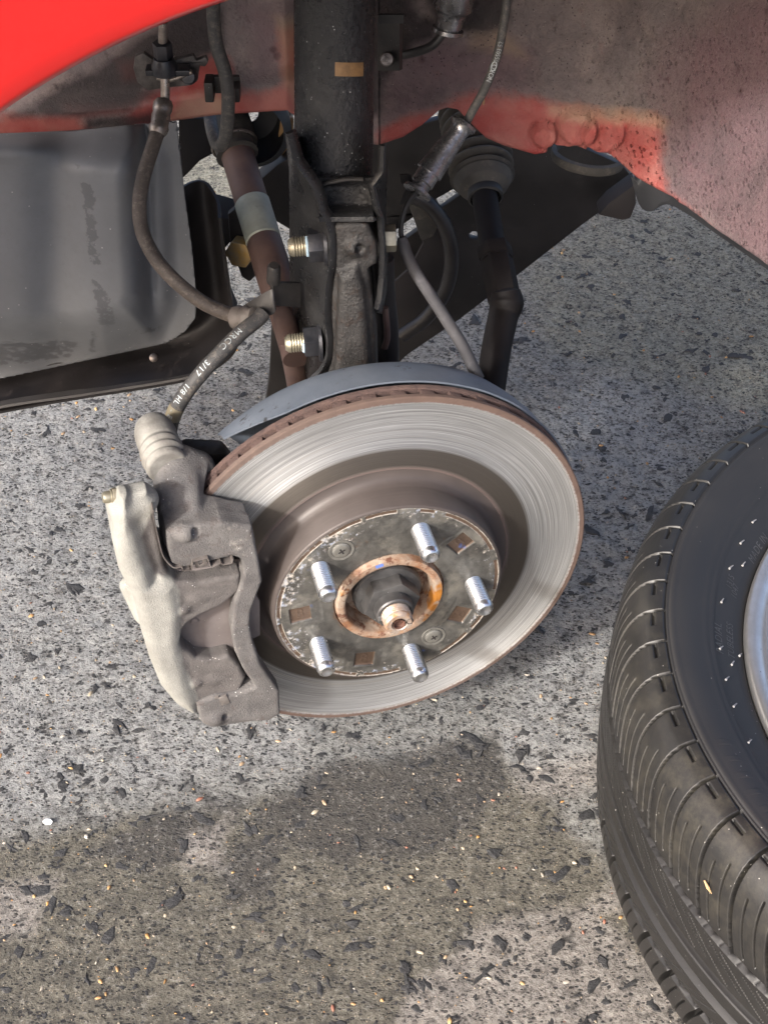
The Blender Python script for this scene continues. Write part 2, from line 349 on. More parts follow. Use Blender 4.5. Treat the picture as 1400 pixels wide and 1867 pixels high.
def m_panel():
    m = Mat('oversprayed_wheelhouse'); n1 = m.noise(9, 5, .65); n2 = m.noise(34, 6, .7)
    grime = m.mix(m.ramp(n1, (.3, 0.), (.7, 1.)), (.18, .15, .15), (.28, .235, .23))
    grime = m.mix(m.ramp(n2, (.45, 0.), (.7, 1.)), grime, (.33, .265, .245))
    grime = m.mix(m.ramp(m.noise(75, 6, .75), (.57, 0.), (.70, 1.)), grime, (.085, .062, .062))
    pink = m.mix(m.ramp(n2, (.3, 0.), (.7, 1.)), (.23, .135, .15), (.16, .098, .112))
    col = m.mix(m.math('MULTIPLY', m.mask('pink', 22, .5, .35), .85), grime, pink)
    red = m.mix(m.ramp(m.noise(26, 5, .6), (.35, 0.), (.65, 1.)), (.30, .04, .036), (.36, .13, .11))
    rm = m.mask('paint', 45, .75, .32); col = m.mix(rm, col, red)
    col = m.mix(m.math('MULTIPLY', m.mask('tan', 40, .5, .4), .7), col, (.40, .29, .20))
    blk = m.math('MULTIPLY', m.mask('soot', 45, .6, .35), .85); col = m.mix(blk, col, (.022, .018, .02))
    k = m.math('MULTIPLY', m.ramp(m.vor(55), (.10, 1.), (.2, 0.)), m.ramp(m.noise(12, 3), (.5, 0.), (.62, 1.)))
    col = m.mix(m.math('MULTIPLY', k, .7), col, (.07, .028, .03))
    tex = m.attr('grit'); hb = m.math('MULTIPLY', m.noise(380, 6, .75), tex); hb2 = m.math('MULTIPLY', m.noise(90, 4, .6), tex)
    nb = m.bump(hb2, .9, .006); nb = m.bump(hb, 1., .0045, nb)
    drop = m.math('MULTIPLY', m.ramp(m.vor(230), (.10, 1.), (.30, 0.)), m.math('MULTIPLY', m.ramp(m.noise(45, 4, .7), (.42, 0.), (.56, 1.)), m.attr('wet'))); nb = m.bump(drop, 1., .006, nb); spk = m.math('MULTIPLY', m.ramp(m.vor(340), (.14, 1.), (.22, 0.)), m.ramp(m.noise(60, 4, .7), (.46, 0.), (.56, 1.))); col = m.mix(m.math('MULTIPLY', spk, tex), col, (.055, .035, .04)); spl = m.math('MULTIPLY', m.ramp(m.vor(420), (.10, 1.), (.16, 0.)), m.ramp(m.noise(70, 4, .7), (.5, 0.), (.6, 1.))); col = m.mix(m.math('MULTIPLY', spl, tex), col, (.42, .36, .34)); blo = m.math('MULTIPLY', m.ramp(m.noise(17, 6, .75, .5), (.5, 0.), (.62, 1.)), tex); col = m.mix(m.math('MULTIPLY', blo, .5), col, (.10, .075, .08)); wet = m.math('MAXIMUM', drop, m.math('MULTIPLY', m.ramp(m.noise(300, 4, .7), (.48, 0.), (.6, 1.)), m.attr('wet')))
    return m.done(col, m.mix(wet, m.mix(rm, .75, .45), .14), 0, nb)
M_panel = m_panel()
def m_friction():
    m = Mat('turned_friction_face'); x = m.xyz(); r = m.math('SQRT', m.math('ADD', m.math('MULTIPLY', x[0], x[0]), m.math('MULTIPLY', x[1], x[1])))
    th = m.math('ARCTAN2', x[1], x[0]); cx = m.t.nodes.new('ShaderNodeCombineXYZ'); m.L(m.math('MULTIPLY', r, 900.), cx.inputs[0]); m.L(m.math('MULTIPLY', th, .22), cx.inputs[1])
    g1 = m.noise(1.0, 5, .75, 0, cx.outputs[0]); cy = m.t.nodes.new('ShaderNodeCombineXYZ'); m.L(m.math('MULTIPLY', r, 2600.), cy.inputs[0]); m.L(m.math('MULTIPLY', th, 1.1), cy.inputs[1]); g2 = m.noise(1., 3, .7, 0, cy.outputs[0])
    col = m.mix(m.ramp(g1, (.3, 0.), (.7, 1.)), (.235, .238, .238), (.49, .495, .495)); col = m.mix(m.ramp(g2, (.50, 0.), (.68, 1.)), col, (.72, .73, .735))
    col = m.mix(m.math('MULTIPLY', m.ramp(m.noise(.45, 3, .6, 0, cx.outputs[0]), (.58, 0.), (.70, 1.)), .4), col, (.36, .30, .21))
    grey = m.ramp(m.math('MULTIPLY', r, 5.), (.508, 1.), (.523, 0.)); col = m.mix(grey, col, m.mix(g1, (.085, .074, .064), (.145, .130, .115)))
    edge = m.ramp(m.math('ADD', m.math('MULTIPLY', r, 5.), m.math('MULTIPLY', m.noise(500, 4), .012)), (.692, 0.), (.697, 1.)); col = m.mix(edge, col, m.mix(m.noise(160, 4), (.075, .05, .043), (.14, .095, .075)))
    inn = m.ramp(m.math('MULTIPLY', r, 5.), (.438, 1.), (.447, 0.)); col = m.mix(inn, col, (.10, .075, .068))
    rust = m.math('MAXIMUM', edge, inn)
    tg = m.t.nodes.new('ShaderNodeTangent'); tg.direction_type = 'RADIAL'; tg.axis = 'Z'
    m.t.links.new(tg.outputs[0], m.b.inputs['Tangent'])
    ro = m.mix(rust, m.mix(grey, m.ramp(g1, (.3, .36), (.7, .5)), .4), .9)
    return m.done(col, ro, m.math('MULTIPLY', m.math('SUBTRACT', 1., rust), .7), m.bump(m.math('ADD', g1, g2), .4, .0004), **{'Anisotropic': .75, 'Anisotropic Rotation': .25})
M_friction = m_friction()
def m_hat():
    m = Mat('worn_black_hat_face'); n = m.noise(60, 6, .7); n2 = m.noise(170, 7, .75, .4)
    col = m.mix(m.ramp(n, (.3, 0.), (.7, 1.)), (.045, .044, .042), (.14, .136, .125))
    col = m.mix(m.ramp(m.noise(38, 5, .65), (.5, 0.), (.66, 1.)), col, (.20, .19, .165))
    col = m.mix(m.mask('rust', 130, .5, .08), col, m.mix(n2, (.075, .05, .038), (.155, .108, .078)))
    scale_ = m.mask('scale', 260, .9, .10); col = m.mix(scale_, col, m.mix(m.ramp(m.noise(120, 3), (.42, 0.), (.6, 1.)), (.44, .40, .35), (.25, .29, .37)))
    blue = m.math('MULTIPLY', m.ramp(m.noise(46, 3), (.66, 0.), (.70, 1.)), m.ramp(n2, (.5, 0.), (.55, 1.))); col = m.mix(m.math('MULTIPLY', blue, .7), col, (.08, .14, .38))
    col = m.mix(m.mask('edge', 300, .8, .12), col, (.36, .33, .29))
    return m.done(col, m.mix(scale_, m.ramp(n, (.3, .26), (.7, .42)), .7), m.math('MULTIPLY', m.math('SUBTRACT', 1., scale_), .35), m.bump(n2, .5, .0007))
M_hat = m_hat()
def m_hatside():
    m = Mat('hat_wall_brown'); x = m.xyz(); n = m.noise(70, 5, .65); th = m.math('ARCTAN2', x[1], x[0])
    cx = m.t.nodes.new('ShaderNodeCombineXYZ'); m.L(m.math('MULTIPLY', x[2], 700.), cx.inputs[0]); m.L(m.math('MULTIPLY', th, 3.), cx.inputs[1]); g = m.noise(1., 3, .6, 0, cx.outputs[0])
    col = m.mix(n, (.042, .035, .033), (.075, .062, .058)); col = m.mix(m.math('MULTIPLY', g, .4), col, (.12, .098, .088))
    return m.done(col, .5, .15, m.bump(g, .25, .0004))
M_hatside = m_hatside()
def m_ring():
    m = Mat('rust_stained_hub_ring'); n = m.noise(55, 6, .7, .5); n2 = m.noise(140, 5, .7)
    col = m.mix(m.ramp(n, (.35, 0.), (.62, 1.)), (.20, .095, .045), (.43, .36, .29)); col = m.mix(m.ramp(n2, (.52, 0.), (.62, 1.)), col, (.12, .052, .032))
    col = m.mix(m.ramp(m.noise(48, 3), (.60, 0.), (.68, 1.)), col, (.42, .17, .03))
    return m.done(col, m.ramp(n, (.3, .7), (.65, .42)), m.ramp(n, (.4, 0.), (.62, .45)), m.bump(n2, .5, .0006))
M_ring = m_ring()
M_ringblue = Mat('blue_paint_dab').done((.10, .16, .42), .5)
M_stub = worn('rusty_axle_end', (.50, .45, .40), (.36, .24, .17), 160, (.35, .6), .5, (700, .4, .0005), None, ((.42, .22, .09), 130, .54))
M_deeprust = worn('bore_dark_rust', (.075, .035, .025), (.15, .065, .04), 60, (.65, .9), 0, (600, .6, .0008), None, ((.25, .11, .05), 90, .6))
def m_shield():
    m = Mat('blue_grey_shield'); n = m.noise(30, 5, .65)
    col = m.mix(m.ramp(n, (.3, 0.), (.7, 1.)), (.125, .148, .185), (.18, .205, .245))
    k = m.math('MULTIPLY', m.ramp(m.noise(150, 5, .7), (.57, 0.), (.63, 1.)), m.ramp(m.noise(35, 3), (.5, 0.), (.6, 1.))); col = m.mix(k, col, (.05, .05, .055))
    return m.done(col, .5, .35, m.bump(m.noise(500, 4), .25, .0005))
M_shield = m_shield()
def m_hose(name, a, b, stretch):
    m = Mat(name); n = m.noise(50, 5, .65); col = m.mix(m.ramp(n, (.3, 0.), (.7, 1.)), a, b)
    w_ = m.noise(1500, 2, .5); col = m.mix(m.math('MULTIPLY', m.ramp(m.noise(240, 7, .8), (.5, 0.), (.66, 1.)), .45), col, (.26, .22, .18))
    return m.done(col, .58, 0, m.bump(w_, .5, .0006))
M_hose = m_hose('dusty_hose', (.055, .045, .038), (.105, .085, .07), None)
M_hose2 = m_hose('black_hose', (.028, .027, .027), (.055, .052, .05), None)
M_cable = m_hose('grey_cable_skin', (.04, .04, .04), (.065, .064, .062), None)
def m_tyre():
    m = Mat('tyre_rubber'); n = m.noise(10, 5, .6); z = m.attr('tread')
    side = m.mix(m.ramp(n, (.3, 0.), (.7, 1.)), (.014, .0138, .0145), (.022, .0216, .0225))
    tr = m.mix(m.ramp(m.noise(28, 6, .7), (.3, 0.), (.7, 1.)), (.0095, .0092, .0092), (.018, .0175, .017))
    col = m.mix(z, side, tr); dusty = m.math('MULTIPLY', m.ramp(m.noise(60, 8, .8), (.45, 0.), (.72, 1.)), m.math('MULTIPLY', m.attr('dust'), .6)); col = m.mix(m.math('MULTIPLY', dusty, .7), col, (.10, .09, .066))
    sp = m.math('MULTIPLY', m.ramp(m.vor(210), (.05, 1.), (.085, 0.)), m.ramp(m.noise(24, 3), (.52, 0.), (.60, 1.))); col = m.mix(sp, col, (.42, .40, .37))
    return m.done(col, m.mix(z, m.ramp(n, (.3, .56), (.7, .66)), .44), 0, m.bump(m.noise(700, 4, .7), .22, .0004))
M_tyre = m_tyre()
M_wheel = worn('brushed_wheel_alloy', (.56, .55, .54), (.44, .43, .42), 40, (.28, .42), .85, (700, .25, .0004), ((.05, .04, .04), 160, .07), ((.33, .30, .28), 30, .6))
M_beadlet = worn('sidewall_lettering', (.075, .072, .07), (.045, .043, .042), 60, (.35, .45))
M_tick = Mat('pale_sidewall_ticks').done((.30, .295, .29), .55)
def m_ground():
    m = Mat('worn_concrete'); n = m.noise(5, 6, .65); f = m.noise(260, 8, .8); md = m.noise(38, 7, .75); mm = m.noise(95, 6, .75)
    col = m.mix(m.ramp(n, (.3, 0.), (.7, 1.)), (.315, .315, .298), (.41, .41, .39))
    pale = m.mask('pale', 14, .5, .3); col = m.mix(m.math('MULTIPLY', pale, .85), col, m.mix(m.ramp(md, (.3, 0.), (.7, 1.)), (.41, .413, .408), (.55, .553, .547)))
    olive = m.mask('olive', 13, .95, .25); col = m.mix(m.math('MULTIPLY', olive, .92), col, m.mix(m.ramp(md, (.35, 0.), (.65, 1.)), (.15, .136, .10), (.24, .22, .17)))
    dark = m.mask('oil_and_shadow', 22, .9, .22); col = m.mix(m.math('MULTIPLY', dark, .75), col, (.07, .064, .06))  # oil stains, and the shadow under the brake disc painted into the colour
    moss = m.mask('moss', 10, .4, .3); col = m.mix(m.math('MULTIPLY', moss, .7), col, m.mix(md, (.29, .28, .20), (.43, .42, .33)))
    pinky = m.mask('lime', 22, .6, .22); col = m.mix(m.math('MULTIPLY', pinky, .8), col, m.mix(md, (.40, .36, .325), (.55, .51, .47)))
    blot = m.ramp(m.noise(24, 6, .75, .4), (.56, 0.), (.70, 1.)); col = m.mix(m.math('MULTIPLY', blot, .45), col, (.08, .076, .072))
    blot2 = m.ramp(m.noise(31, 6, .75, .4), (.60, 0.), (.75, 1.)); col = m.mix(m.math('MULTIPLY', blot2, .35), col, (.48, .46, .43))
    col = m.mix(m.ramp(mm, (.36, .75), (.48, 0.)), col, (.07, .067, .062))
    col = m.mix(m.ramp(f, (.38, .8), (.52, 0.)), col, (.06, .055, .05)); col = m.mix(m.ramp(f, (.55, 0.), (.66, .75)), col, (.55, .54, .51))
    def grains(sc, a, b, nz, lo): return m.math('MULTIPLY', m.ramp(m.math('ADD', m.vor(sc, stretch=(1, 1.5, 1)), m.math('MULTIPLY', m.math('SUBTRACT', mm, .5), .5)), (a, 1.), (b, 0.)), m.ramp(m.noise(nz, 3), (lo, 0.), (lo+.05, 1.)))
    chip = m.math('MAXIMUM', grains(85, .17, .21, 50, .52), m.math('MAXIMUM', grains(150, .22, .27, 80, .47), grains(250, .25, .31, 120, .45))); col = m.mix(m.math('MULTIPLY', chip, .88), col, m.mix(f, (.014, .014, .016), (.045, .045, .047)))
    sand = m.math('MULTIPLY', m.ramp(m.vor(430), (.16, 1.), (.22, 0.)), m.ramp(m.noise(150, 3), (.53, 0.), (.59, 1.))); col = m.mix(sand, col, m.mix(m.noise(90, 2), (.60, .42, .22), (.60, .57, .52)))
    h = m.math('ADD', m.math('MULTIPLY', md, .7), m.math('ADD', f, m.math('MULTIPLY', mm, .8))); h = m.math('SUBTRACT', h, m.math('MULTIPLY', chip, .4))
    nb = m.bump(h, 1., .008)
    return m.done(col, m.mix(dark, .85, .65), 0, nb)
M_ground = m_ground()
def m_peb():
    m = Mat('pebble_stone'); a = m.attr('tint', 'Color'); return m.done(m.mix(m.math('MULTIPLY', m.noise(500, 3), .5), a, (.2, .17, .13)), .55)
M_peb = m_peb()
# ------------------------------------------------------------------ ground
def pxmask(I, polys, soft):
    out = np.zeros(I.shape[:-1])
    for P in polys:
        x0, y0 = np.min(P, 0)-soft*2; x1, y1 = np.max(P, 0)+soft*2
        m = (I[..., 0] > x0) & (I[..., 0] < x1) & (I[..., 1] > y0) & (I[..., 1] < y1)
        if m.any(): out[m] = np.maximum(out[m], smooth01(.5-sdpoly(I[..., 0][m], I[..., 1][m], P)/(2*soft)))
    return out
def ground():
    gx = np.r_[-40, -12, -4, -2, -1.2, np.arange(-.7, .9, .0036), 1.3, 2, 4, 12, 40]
    gy = np.r_[-40, -12, -4, -1.5, -.7, np.arange(-.35, 1.5, .0036), 1.8, 2.4, 4, 12, 40]
    X, Y = np.meshgrid(gx, gy, indexing='ij'); P = np.stack([X, Y, np.zeros_like(X)], -1)
    near = (X > -1) & (X < 1.2) & (Y > -.5) & (Y < 1.8)
    P[..., 2] = np.where(near, -.0014+.0007*vnoise(P, 60, 3)+.0007*vnoise(P, 120, 5)+.0006*vnoise(P, 230, 8), 0)
    I = np.zeros(P.shape[:2]+(2,))-9999; I[near] = toimg(P[near])
    A = dict(pale=pxmask(I, [[(-80, 690), (350, 740), (250, 900), (200, 1000), (330, 1290), (560, 1320), (540, 1390), (250, 1430), (0, 1500), (-80, 1510)],
                             [(1000, 760), (1120, 700), (1250, 820), (1130, 1150), (1095, 1290), (1080, 1410), (930, 1420), (905, 1335), (1000, 1180)]], 70),
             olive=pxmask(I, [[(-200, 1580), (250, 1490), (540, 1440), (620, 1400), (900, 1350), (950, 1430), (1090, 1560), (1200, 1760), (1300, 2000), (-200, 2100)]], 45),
             oil_and_shadow=pxmask(I, [[(540, 1415), (760, 1365), (905, 1340), (925, 1440), (800, 1560), (620, 1580), (450, 1500)], [(210, 1520), (330, 1470), (430, 1500), (300, 1590), (170, 1560)], [(330, 1415), (440, 1470), (400, 1500)], [(400, 1540), (520, 1520), (500, 1640), (420, 1650)]], 40),  # first patch covers the painted disc shadow
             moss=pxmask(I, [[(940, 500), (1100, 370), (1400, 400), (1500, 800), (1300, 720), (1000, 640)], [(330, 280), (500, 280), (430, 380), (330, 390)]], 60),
             lime=pxmask(I, [[(880, 1690), (1080, 1650), (1210, 1790), (1300, 1950), (680, 1950), (760, 1790)], [(940, 1400), (1090, 1380), (1095, 1430), (960, 1460)], [(-60, 1610), (110, 1600), (60, 1700), (-60, 1720)], [(1000, 1690), (1130, 1610), (1150, 1660)], [(340, 1530), (420, 1490), (400, 1580), (330, 1590)]], 45))
    n, m = X.shape; i, j = np.meshgrid(np.arange(n-1), np.arange(m-1), indexing='ij'); a = (i*m+j).ravel()
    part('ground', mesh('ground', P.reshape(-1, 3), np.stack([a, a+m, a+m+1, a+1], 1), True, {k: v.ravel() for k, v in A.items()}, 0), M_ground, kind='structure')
    # aggregate showing in the worn concrete: flat dark chips and small rounded pebbles
    def scatter(n, smin_, smax, flat, zlift, jag, cols=None, ymin=-.3, ymax=1.35):
        k7 = 9 if jag > .5 else 7; t7 = np.arange(k7)*2*np.pi/k7; B = np.vstack([[(0, 0, 1.)], np.c_[.72*np.cos(t7), .72*np.sin(t7), np.full(k7, .8)], np.c_[np.cos(t7), np.sin(t7), np.full(k7, -.3)]])
        BF = np.array([[0, 1+i, 1+(i+1) % k7] for i in range(k7)]+[[1+i, 1+k7+i, 1+k7+(i+1) % k7] for i in range(k7)]+[[1+i, 1+k7+(i+1) % k7, 1+(i+1) % k7] for i in range(k7)])
        y = ymin+(ymax-ymin)*rng.random(n)**1.5; x = rng.uniform(-.55, .62, n)*(1+y*.25); s = smin_*(smax/smin_)**(rng.random(n)**2.4)
        ang = rng.uniform(0, 2*np.pi, n); el = rng.uniform(1, 2.3, n)**1
        rj = 1+jag*(rng.random((n, k7))-.5); V = B[None]*np.concatenate([np.ones((n, 1)), rj, rj], 1)[..., None]; V = V*np.stack([s*el, s, s*flat], -1)[:, None]
        c, q = np.cos(ang)[:, None], np.sin(ang)[:, None]; V = np.stack([V[..., 0]*c-V[..., 1]*q+x[:, None], V[..., 0]*q+V[..., 1]*c+y[:, None], V[..., 2]+zlift], -1)
        F = (BF[None]+(np.arange(n)*len(B))[:, None, None]).reshape(-1, 3)
        at_ = {}
        if cols is not None: at_ = {'tint': np.repeat(np.array(cols)[rng.integers(0, len(cols), n)]*rng.uniform(.5, .95, (n, 1)), len(B), 0)}
        return V.reshape(-1, 3), F, at_
    V, F, A = scatter(11000, .0006, .0045, .17, -.0014, 1.45)
    part('dark_aggregate', mesh('dark_aggregate', V, F, True, A, 25), M_stone_dark, kind='stuff')
    V, F, A = scatter(3600, .0005, .0016, 0.6, -.0010, .35, [(.55, .28, .07), (.62, .40, .16), (.55, .48, .36), (.55, .50, .42), (.5, .34, .2), (.50, .42, .30), (.36, .13, .08), (.5, .28, .1)])
    part('pebble_grit', mesh('pebble_grit', V, F, True, A, 60), M_peb, kind='stuff')
ground()

# ------------------------------------------------------------------ car body round the wheel arch
car = thing('car', 'red car body cut off at its open front wheel arch, grimy inside', 'car', (0, .2, .45))
def fender():
    xc, zc, R0 = .05, .269, .379; a = np.linspace(rad(170), rad(14), 150); t = np.linspace(0, 1, 40); P = []
    for q in a:
        row = [(xc+(R0+.002)*math.cos(q), -.078, zc+(R0+.002)*math.sin(q)), (xc+R0*math.cos(q), -.093, zc+R0*math.sin(q)), (xc+(R0+.0005)*math.cos(q), -.099, zc+(R0+.0005)*math.sin(q)), (xc+(R0+.004)*math.cos(q), -.102, zc+(R0+.004)*math.sin(q))]
        for s in t[1:]:
            r = R0+.004+s*.40; row.append((xc+r*math.cos(q), -.102-.05*math.sin(min(1, s*1.3)*math.pi*.5)+.05*s*s, zc+r*math.sin(q)))
        P.append(row)
    V, F = sheet(P, .0012); part('fender', mesh('fender', V, F, True, None, 50), M_fender, car)
fender()
EDGE = np.array([(-140, 247, .25), (0, 245, .25), (130, 240, .25), (270, 226, .25), (400, 208, .25), (525, 200, .25), (560, 228, .26), (600, 258, .27), (690, 263, .27), (735, 248, .27), (770, 226, .27), (800, 201, .27), (815, 196, .27), (835, 199, .27), (860, 226, .268), (885, 250, .265), (920, 265, .26), (975, 281, .25), (990, 279, .247), (1008, 264, .244), (1060, 268, .23), (1115, 282, .21), (1160, 322, .19), (1205, 347, .17), (1250, 370, .145), (1300, 408, .118), (1350, 442, .09), (1400, 478, .06), (1500, 545, .015)])
def wheelhouse():
    s = np.r_[0, np.cumsum(np.hypot(*np.diff(EDGE[:, :2], axis=0).T))]; q = np.linspace(0, s[-1], 520)
    E = np.array([at(np.interp(k, s, EDGE[:, 0]), np.interp(k, s, EDGE[:, 1]), np.interp(k, s, EDGE[:, 2])) for k in q]); E[0] = E[0]
    t = np.linspace(0, 1, 190); Z = .80; P = np.zeros((len(q), len(t), 3))
    for i, e in enumerate(E):
        z = e[2]+(Z-e[2])*t; h = z-e[2]
        y = e[1]+.05*smooth01(h/.35)
        P[i] = np.stack([np.full_like(z, e[0]), y, z], 1)
    I = toimg(P); X, Y = I[..., 0], I[..., 1]
    # pressed relief: rail step on the left, overlapping sheet on the right, sealer plugs
    dy = np.zeros(X.shape)
    dy += -.012*smooth01((X-640)/60)*smooth01((960-X+.35*(Y-60))/40)*smooth01((190-Y)/40)*0
    lap = sdpoly(X, Y, [(925, -60), (930, 40), (965, 65), (984, 105), (978, 150), (1020, 180), (1200, 195), (1215, 345), (1600, 700), (1600, -300), (925, -300)])
    dy += -.004*smooth01(.5-lap/5)
    step = np.interp(X, [-200, 0, 140, 260, 420, 530, 560], [205, 205, 203, 195, 165, 150, 150]); dy += np.where(X < 545, .010*smooth01((step-Y)/26), 0)
    for cx_, cy_, r_, b_ in ((1053, 229, 36, .006), (992, 246, 24, .005), (1100, 240, 40, .003)):
        d = np.hypot(X-cx_, (Y-cy_)*1.05); sw = np.abs((np.arctan2(Y-cy_, X-cx_)*2+d/6) % (2*np.pi)-np.pi)
        dy += -b_*smooth01((r_-d)/5)*(1+.12*np.cos(sw*2))+.003*smooth01(1-np.abs(d-r_-2)/3.5)
    crack = np.minimum(np.abs((X-1140)*.83+(Y-235)*.55-2*np.sin(Y/9)), 99); dy += np.where((Y > 195) & (Y < 275) & (X > 1090) & (X < 1180), .0016*smooth01(1-crack/3), 0)
    G = smooth01((X-690)/40)
    lump = vnoise(P, 55, 1)*.5+vnoise(P, 120, 2)*.35+vnoise(P, 260, 9)*.2
    dy += lump*(.0012+.0032*G*smooth01((lambda a: (200-Y)/80)(0)))*np.where(X > 690, 1, .3)
    paint = pxmask(I, [[(690, 232), (740, 212), (800, 192), (862, 166), (960, 174), (1075, 196), (1180, 206), (1208, 215), (1206, 280), (1214, 342), (1320, 430), (1310, 470), (985, 330), (690, 330)],
                       [(228, 215), (262, 172), (325, 162), (365, 105), (412, 112), (432, 165), (470, 170), (528, 150), (560, 215), (270, 255)], [(-160, 214), (140, 208), (172, 236), (142, 262), (-160, 270)], [(505, 60), (560, 60), (560, 205), (520, 205)], [(215, 125), (250, 120), (250, 160), (220, 160)], [(120, 205), (240, 190), (245, 202), (130, 214)]], 22)
    tan = pxmask(I, [[(1000, 190), (1180, 198), (1216, 212), (1210, 235), (1140, 225), (1000, 208)], [(330, 175), (420, 168), (425, 205), (300, 225)], [(500, 40), (545, 40), (545, 200), (515, 150)], [(700, 10), (760, 60), (700, 70)], [(850, 50), (910, 45), (960, 100), (860, 90)]], 16)*.8
    pink = pxmask(I, [[(1190, 215), (1240, 60), (1330, 0), (1500, -100), (1700, 700), (1230, 380)]], 90); pink = np.maximum(pink, .62*pxmask(I, [[(690, 70), (985, 70), (985, 190), (860, 180), (690, 240)], [(440, 20), (530, 20), (530, 150), (460, 150)]], 40))
    soot = pxmask(I, [[(20, 212), (200, 120), (300, 50), (400, -20), (408, 92), (335, 155), (235, 203), (150, 212)], [(155, 214), (275, 206), (285, 226), (150, 240)], [(660, -60), (730, -60), (770, 50), (750, 90), (700, 150), (690, 210), (660, 210)], [(760, -40), (930, -40), (925, 48), (880, 60), (800, 50)], [(690, 30), (800, 30), (790, 70), (690, 95)]], 18)
    wet = smooth01((X-1000)/250)*smooth01((Y+20)/120); grit = np.where(X > 690, 1., .28)*(1-.75*paint)
    P[..., 1] += dy
    V, F = sheet(P, .0015); k = P.shape[0]*P.shape[1]; d = lambda a: np.r_[a.ravel(), a.ravel()]
    part('wheelhouse_panel', mesh('wheelhouse_panel', V, F, True, dict(paint=d(paint), tan=d(tan), pink=d(pink), soot=d(soot), wet=d(wet), grit=d(grit)), 0), M_panel, car)
wheelhouse()
def roof():
    x = np.linspace(-.33, .43, 40); y = np.linspace(-.078, .34, 20)
    P = [[(a, b, min(.80, .269+math.sqrt(max(.01, (.379+.02+.08*smooth01((b+.078)/.2))**2-(a-.05)**2)))) for b in y] for a in x]
    V, F = sheet(np.array(P), .0015); part('arch_lining', mesh('arch_lining', V, F), M_dark, car)
roof()
def liner():
    px = np.linspace(-150, 362, 150); py = np.linspace(205, 700, 150); P = np.zeros((150, 150, 3)); X, Y = np.meshgrid(px, py, indexing='ij')
    R = [(-400, 264), (0, 246), (130, 241), (270, 227), (322, 221), (336, 350), (350, 450), (359, 548), (356, 578), (338, 602), (306, 622), (0, 688), (-400, 775)]
    pocket = sdpoly(X, Y, [(-400, 262), (245, 262), (262, 300), (275, 540), (255, 590), (190, 612), (0, 625), (-400, 650)])
    D = .212-.050*smooth01(.5-pocket/110)+.016*np.exp(-((X-268-.03*(Y-400))/17)**2)*smooth01((600-Y)/80)-.018*np.exp(-((Y-268-.00012*(X-330)**2*0)/26)**2)*smooth01((170-X)/120)+.010*np.exp(-((X-105)/50)**2)
    for i in range(150):
        for j in range(150): P[i, j] = at(px[i], py[j], D[i, j])
    I = toimg(P); outl = sdpoly(I[..., 0], I[..., 1], R)
    scuff = pxmask(I, [[(148, 330), (172, 330), (180, 440), (190, 480), (165, 485), (155, 400)], [(165, 500), (195, 520), (215, 590), (180, 590)], [(165, 600), (178, 600), (176, 640), (160, 640)], [(240, 600), (300, 590), (300, 598), (255, 612)], [(-20, 620), (150, 615), (130, 650), (0, 665)], [(140, 300), (160, 306), (150, 312)]], 9)*.62
    keep = (outl < 1).ravel(); n = 150; i, j = np.meshgrid(np.arange(n-1), np.arange(n-1), indexing='ij'); a = (i*n+j).ravel(); F = np.stack([a, a+1, a+n+1, a+n], 1); F = F[keep[F].any(1)]
    # pull the outermost ring of kept points onto the outline
    Q = I.reshape(-1, 2).copy(); dd = outl.ravel(); Dp = D.ravel(); o = np.where(dd > 0)[0]; A_ = np.array(R, float); B_ = np.roll(A_, -1, 0); e_ = B_-A_
    tt = np.clip(((Q[o][:, None]-A_)*e_).sum(-1)/(e_**2).sum(-1), 0, 1); cp = A_+tt[..., None]*e_; kk = ((Q[o][:, None]-cp)**2).sum(-1).argmin(1); Q[o] = cp[np.arange(len(o)), kk]
    V = np.array([at(q[0], q[1], y) for q, y in zip(Q, Dp)]); u = np.unique(F); mp = np.full(len(V), -1); mp[u] = np.arange(len(u)); F = mp[F]; V = V[u]; sc = scuff.ravel()[u]
    me = mesh('splash_shield', V, F, True, {'scuff': sc}, 0); o = part('splash_shield', me, M_liner, car, label='grey moulded plastic splash shield'); md = o.modifiers.new('thick', 'SOLIDIFY'); md.thickness = .0025; md.offset = 0
    C = [(-200, 738), (0, 700), (150, 668), (306, 634), (345, 612), (368, 580), (371, 545), (362, 440), (350, 340)]
    a = cr([at(x, y, .212) for x, y in C], 12)
    O = cr([at(x, y, .205) for x, y in [(-200, 775), (0, 733), (150, 706), (300, 682), (372, 664), (425, 625), (428, 585), (412, 480), (400, 380)]], 12)
    inn = cr([at(x, y, .218) for x, y in [(-200, 730), (0, 683), (150, 655), (304, 618), (336, 599), (353, 577), (356, 545), (347, 440), (335, 340)]], 12); t = np.linspace(0, 1, 14)
    P = np.array([[(p*(1-k)+q_*k)+np.array([0, .02*math.sin(k*math.pi)**1-.012*(k > .93), 0]) for k in t] for p, q_ in zip(inn, O)]); V, F = sheet(P, .002); fr = part('shield_frame', mesh('shield_frame', V, F), M_arm, car, label='black lower frame of the splash shield')
    lip = [at(x, y, .203) for x, y in [(-200, 776), (0, 731), (150, 708), (300, 686), (350, 676)]]; lip2 = [at(x, y, .194) for x, y in [(-200, 783), (0, 740), (150, 718), (300, 694), (352, 684)]]
    A, B = cr(lip, 8), cr(lip2, 8); V, F = sheet(np.stack([A, B], 1), .002); part('frame_flange', mesh('frame_flange', V, F), worn('grey_flange', (.07, .068, .066), (.10, .096, .094), 40), fr)
    p = at(280, 652, .214); part('push_clip', mesh('push_clip', *xf(axis(p, CAM-p), lathe([(.0001, .003), (.002, .0029), (.0031, .002), (.0033, 0), (.0001, 0)], 20))), M_lead, fr)
liner()
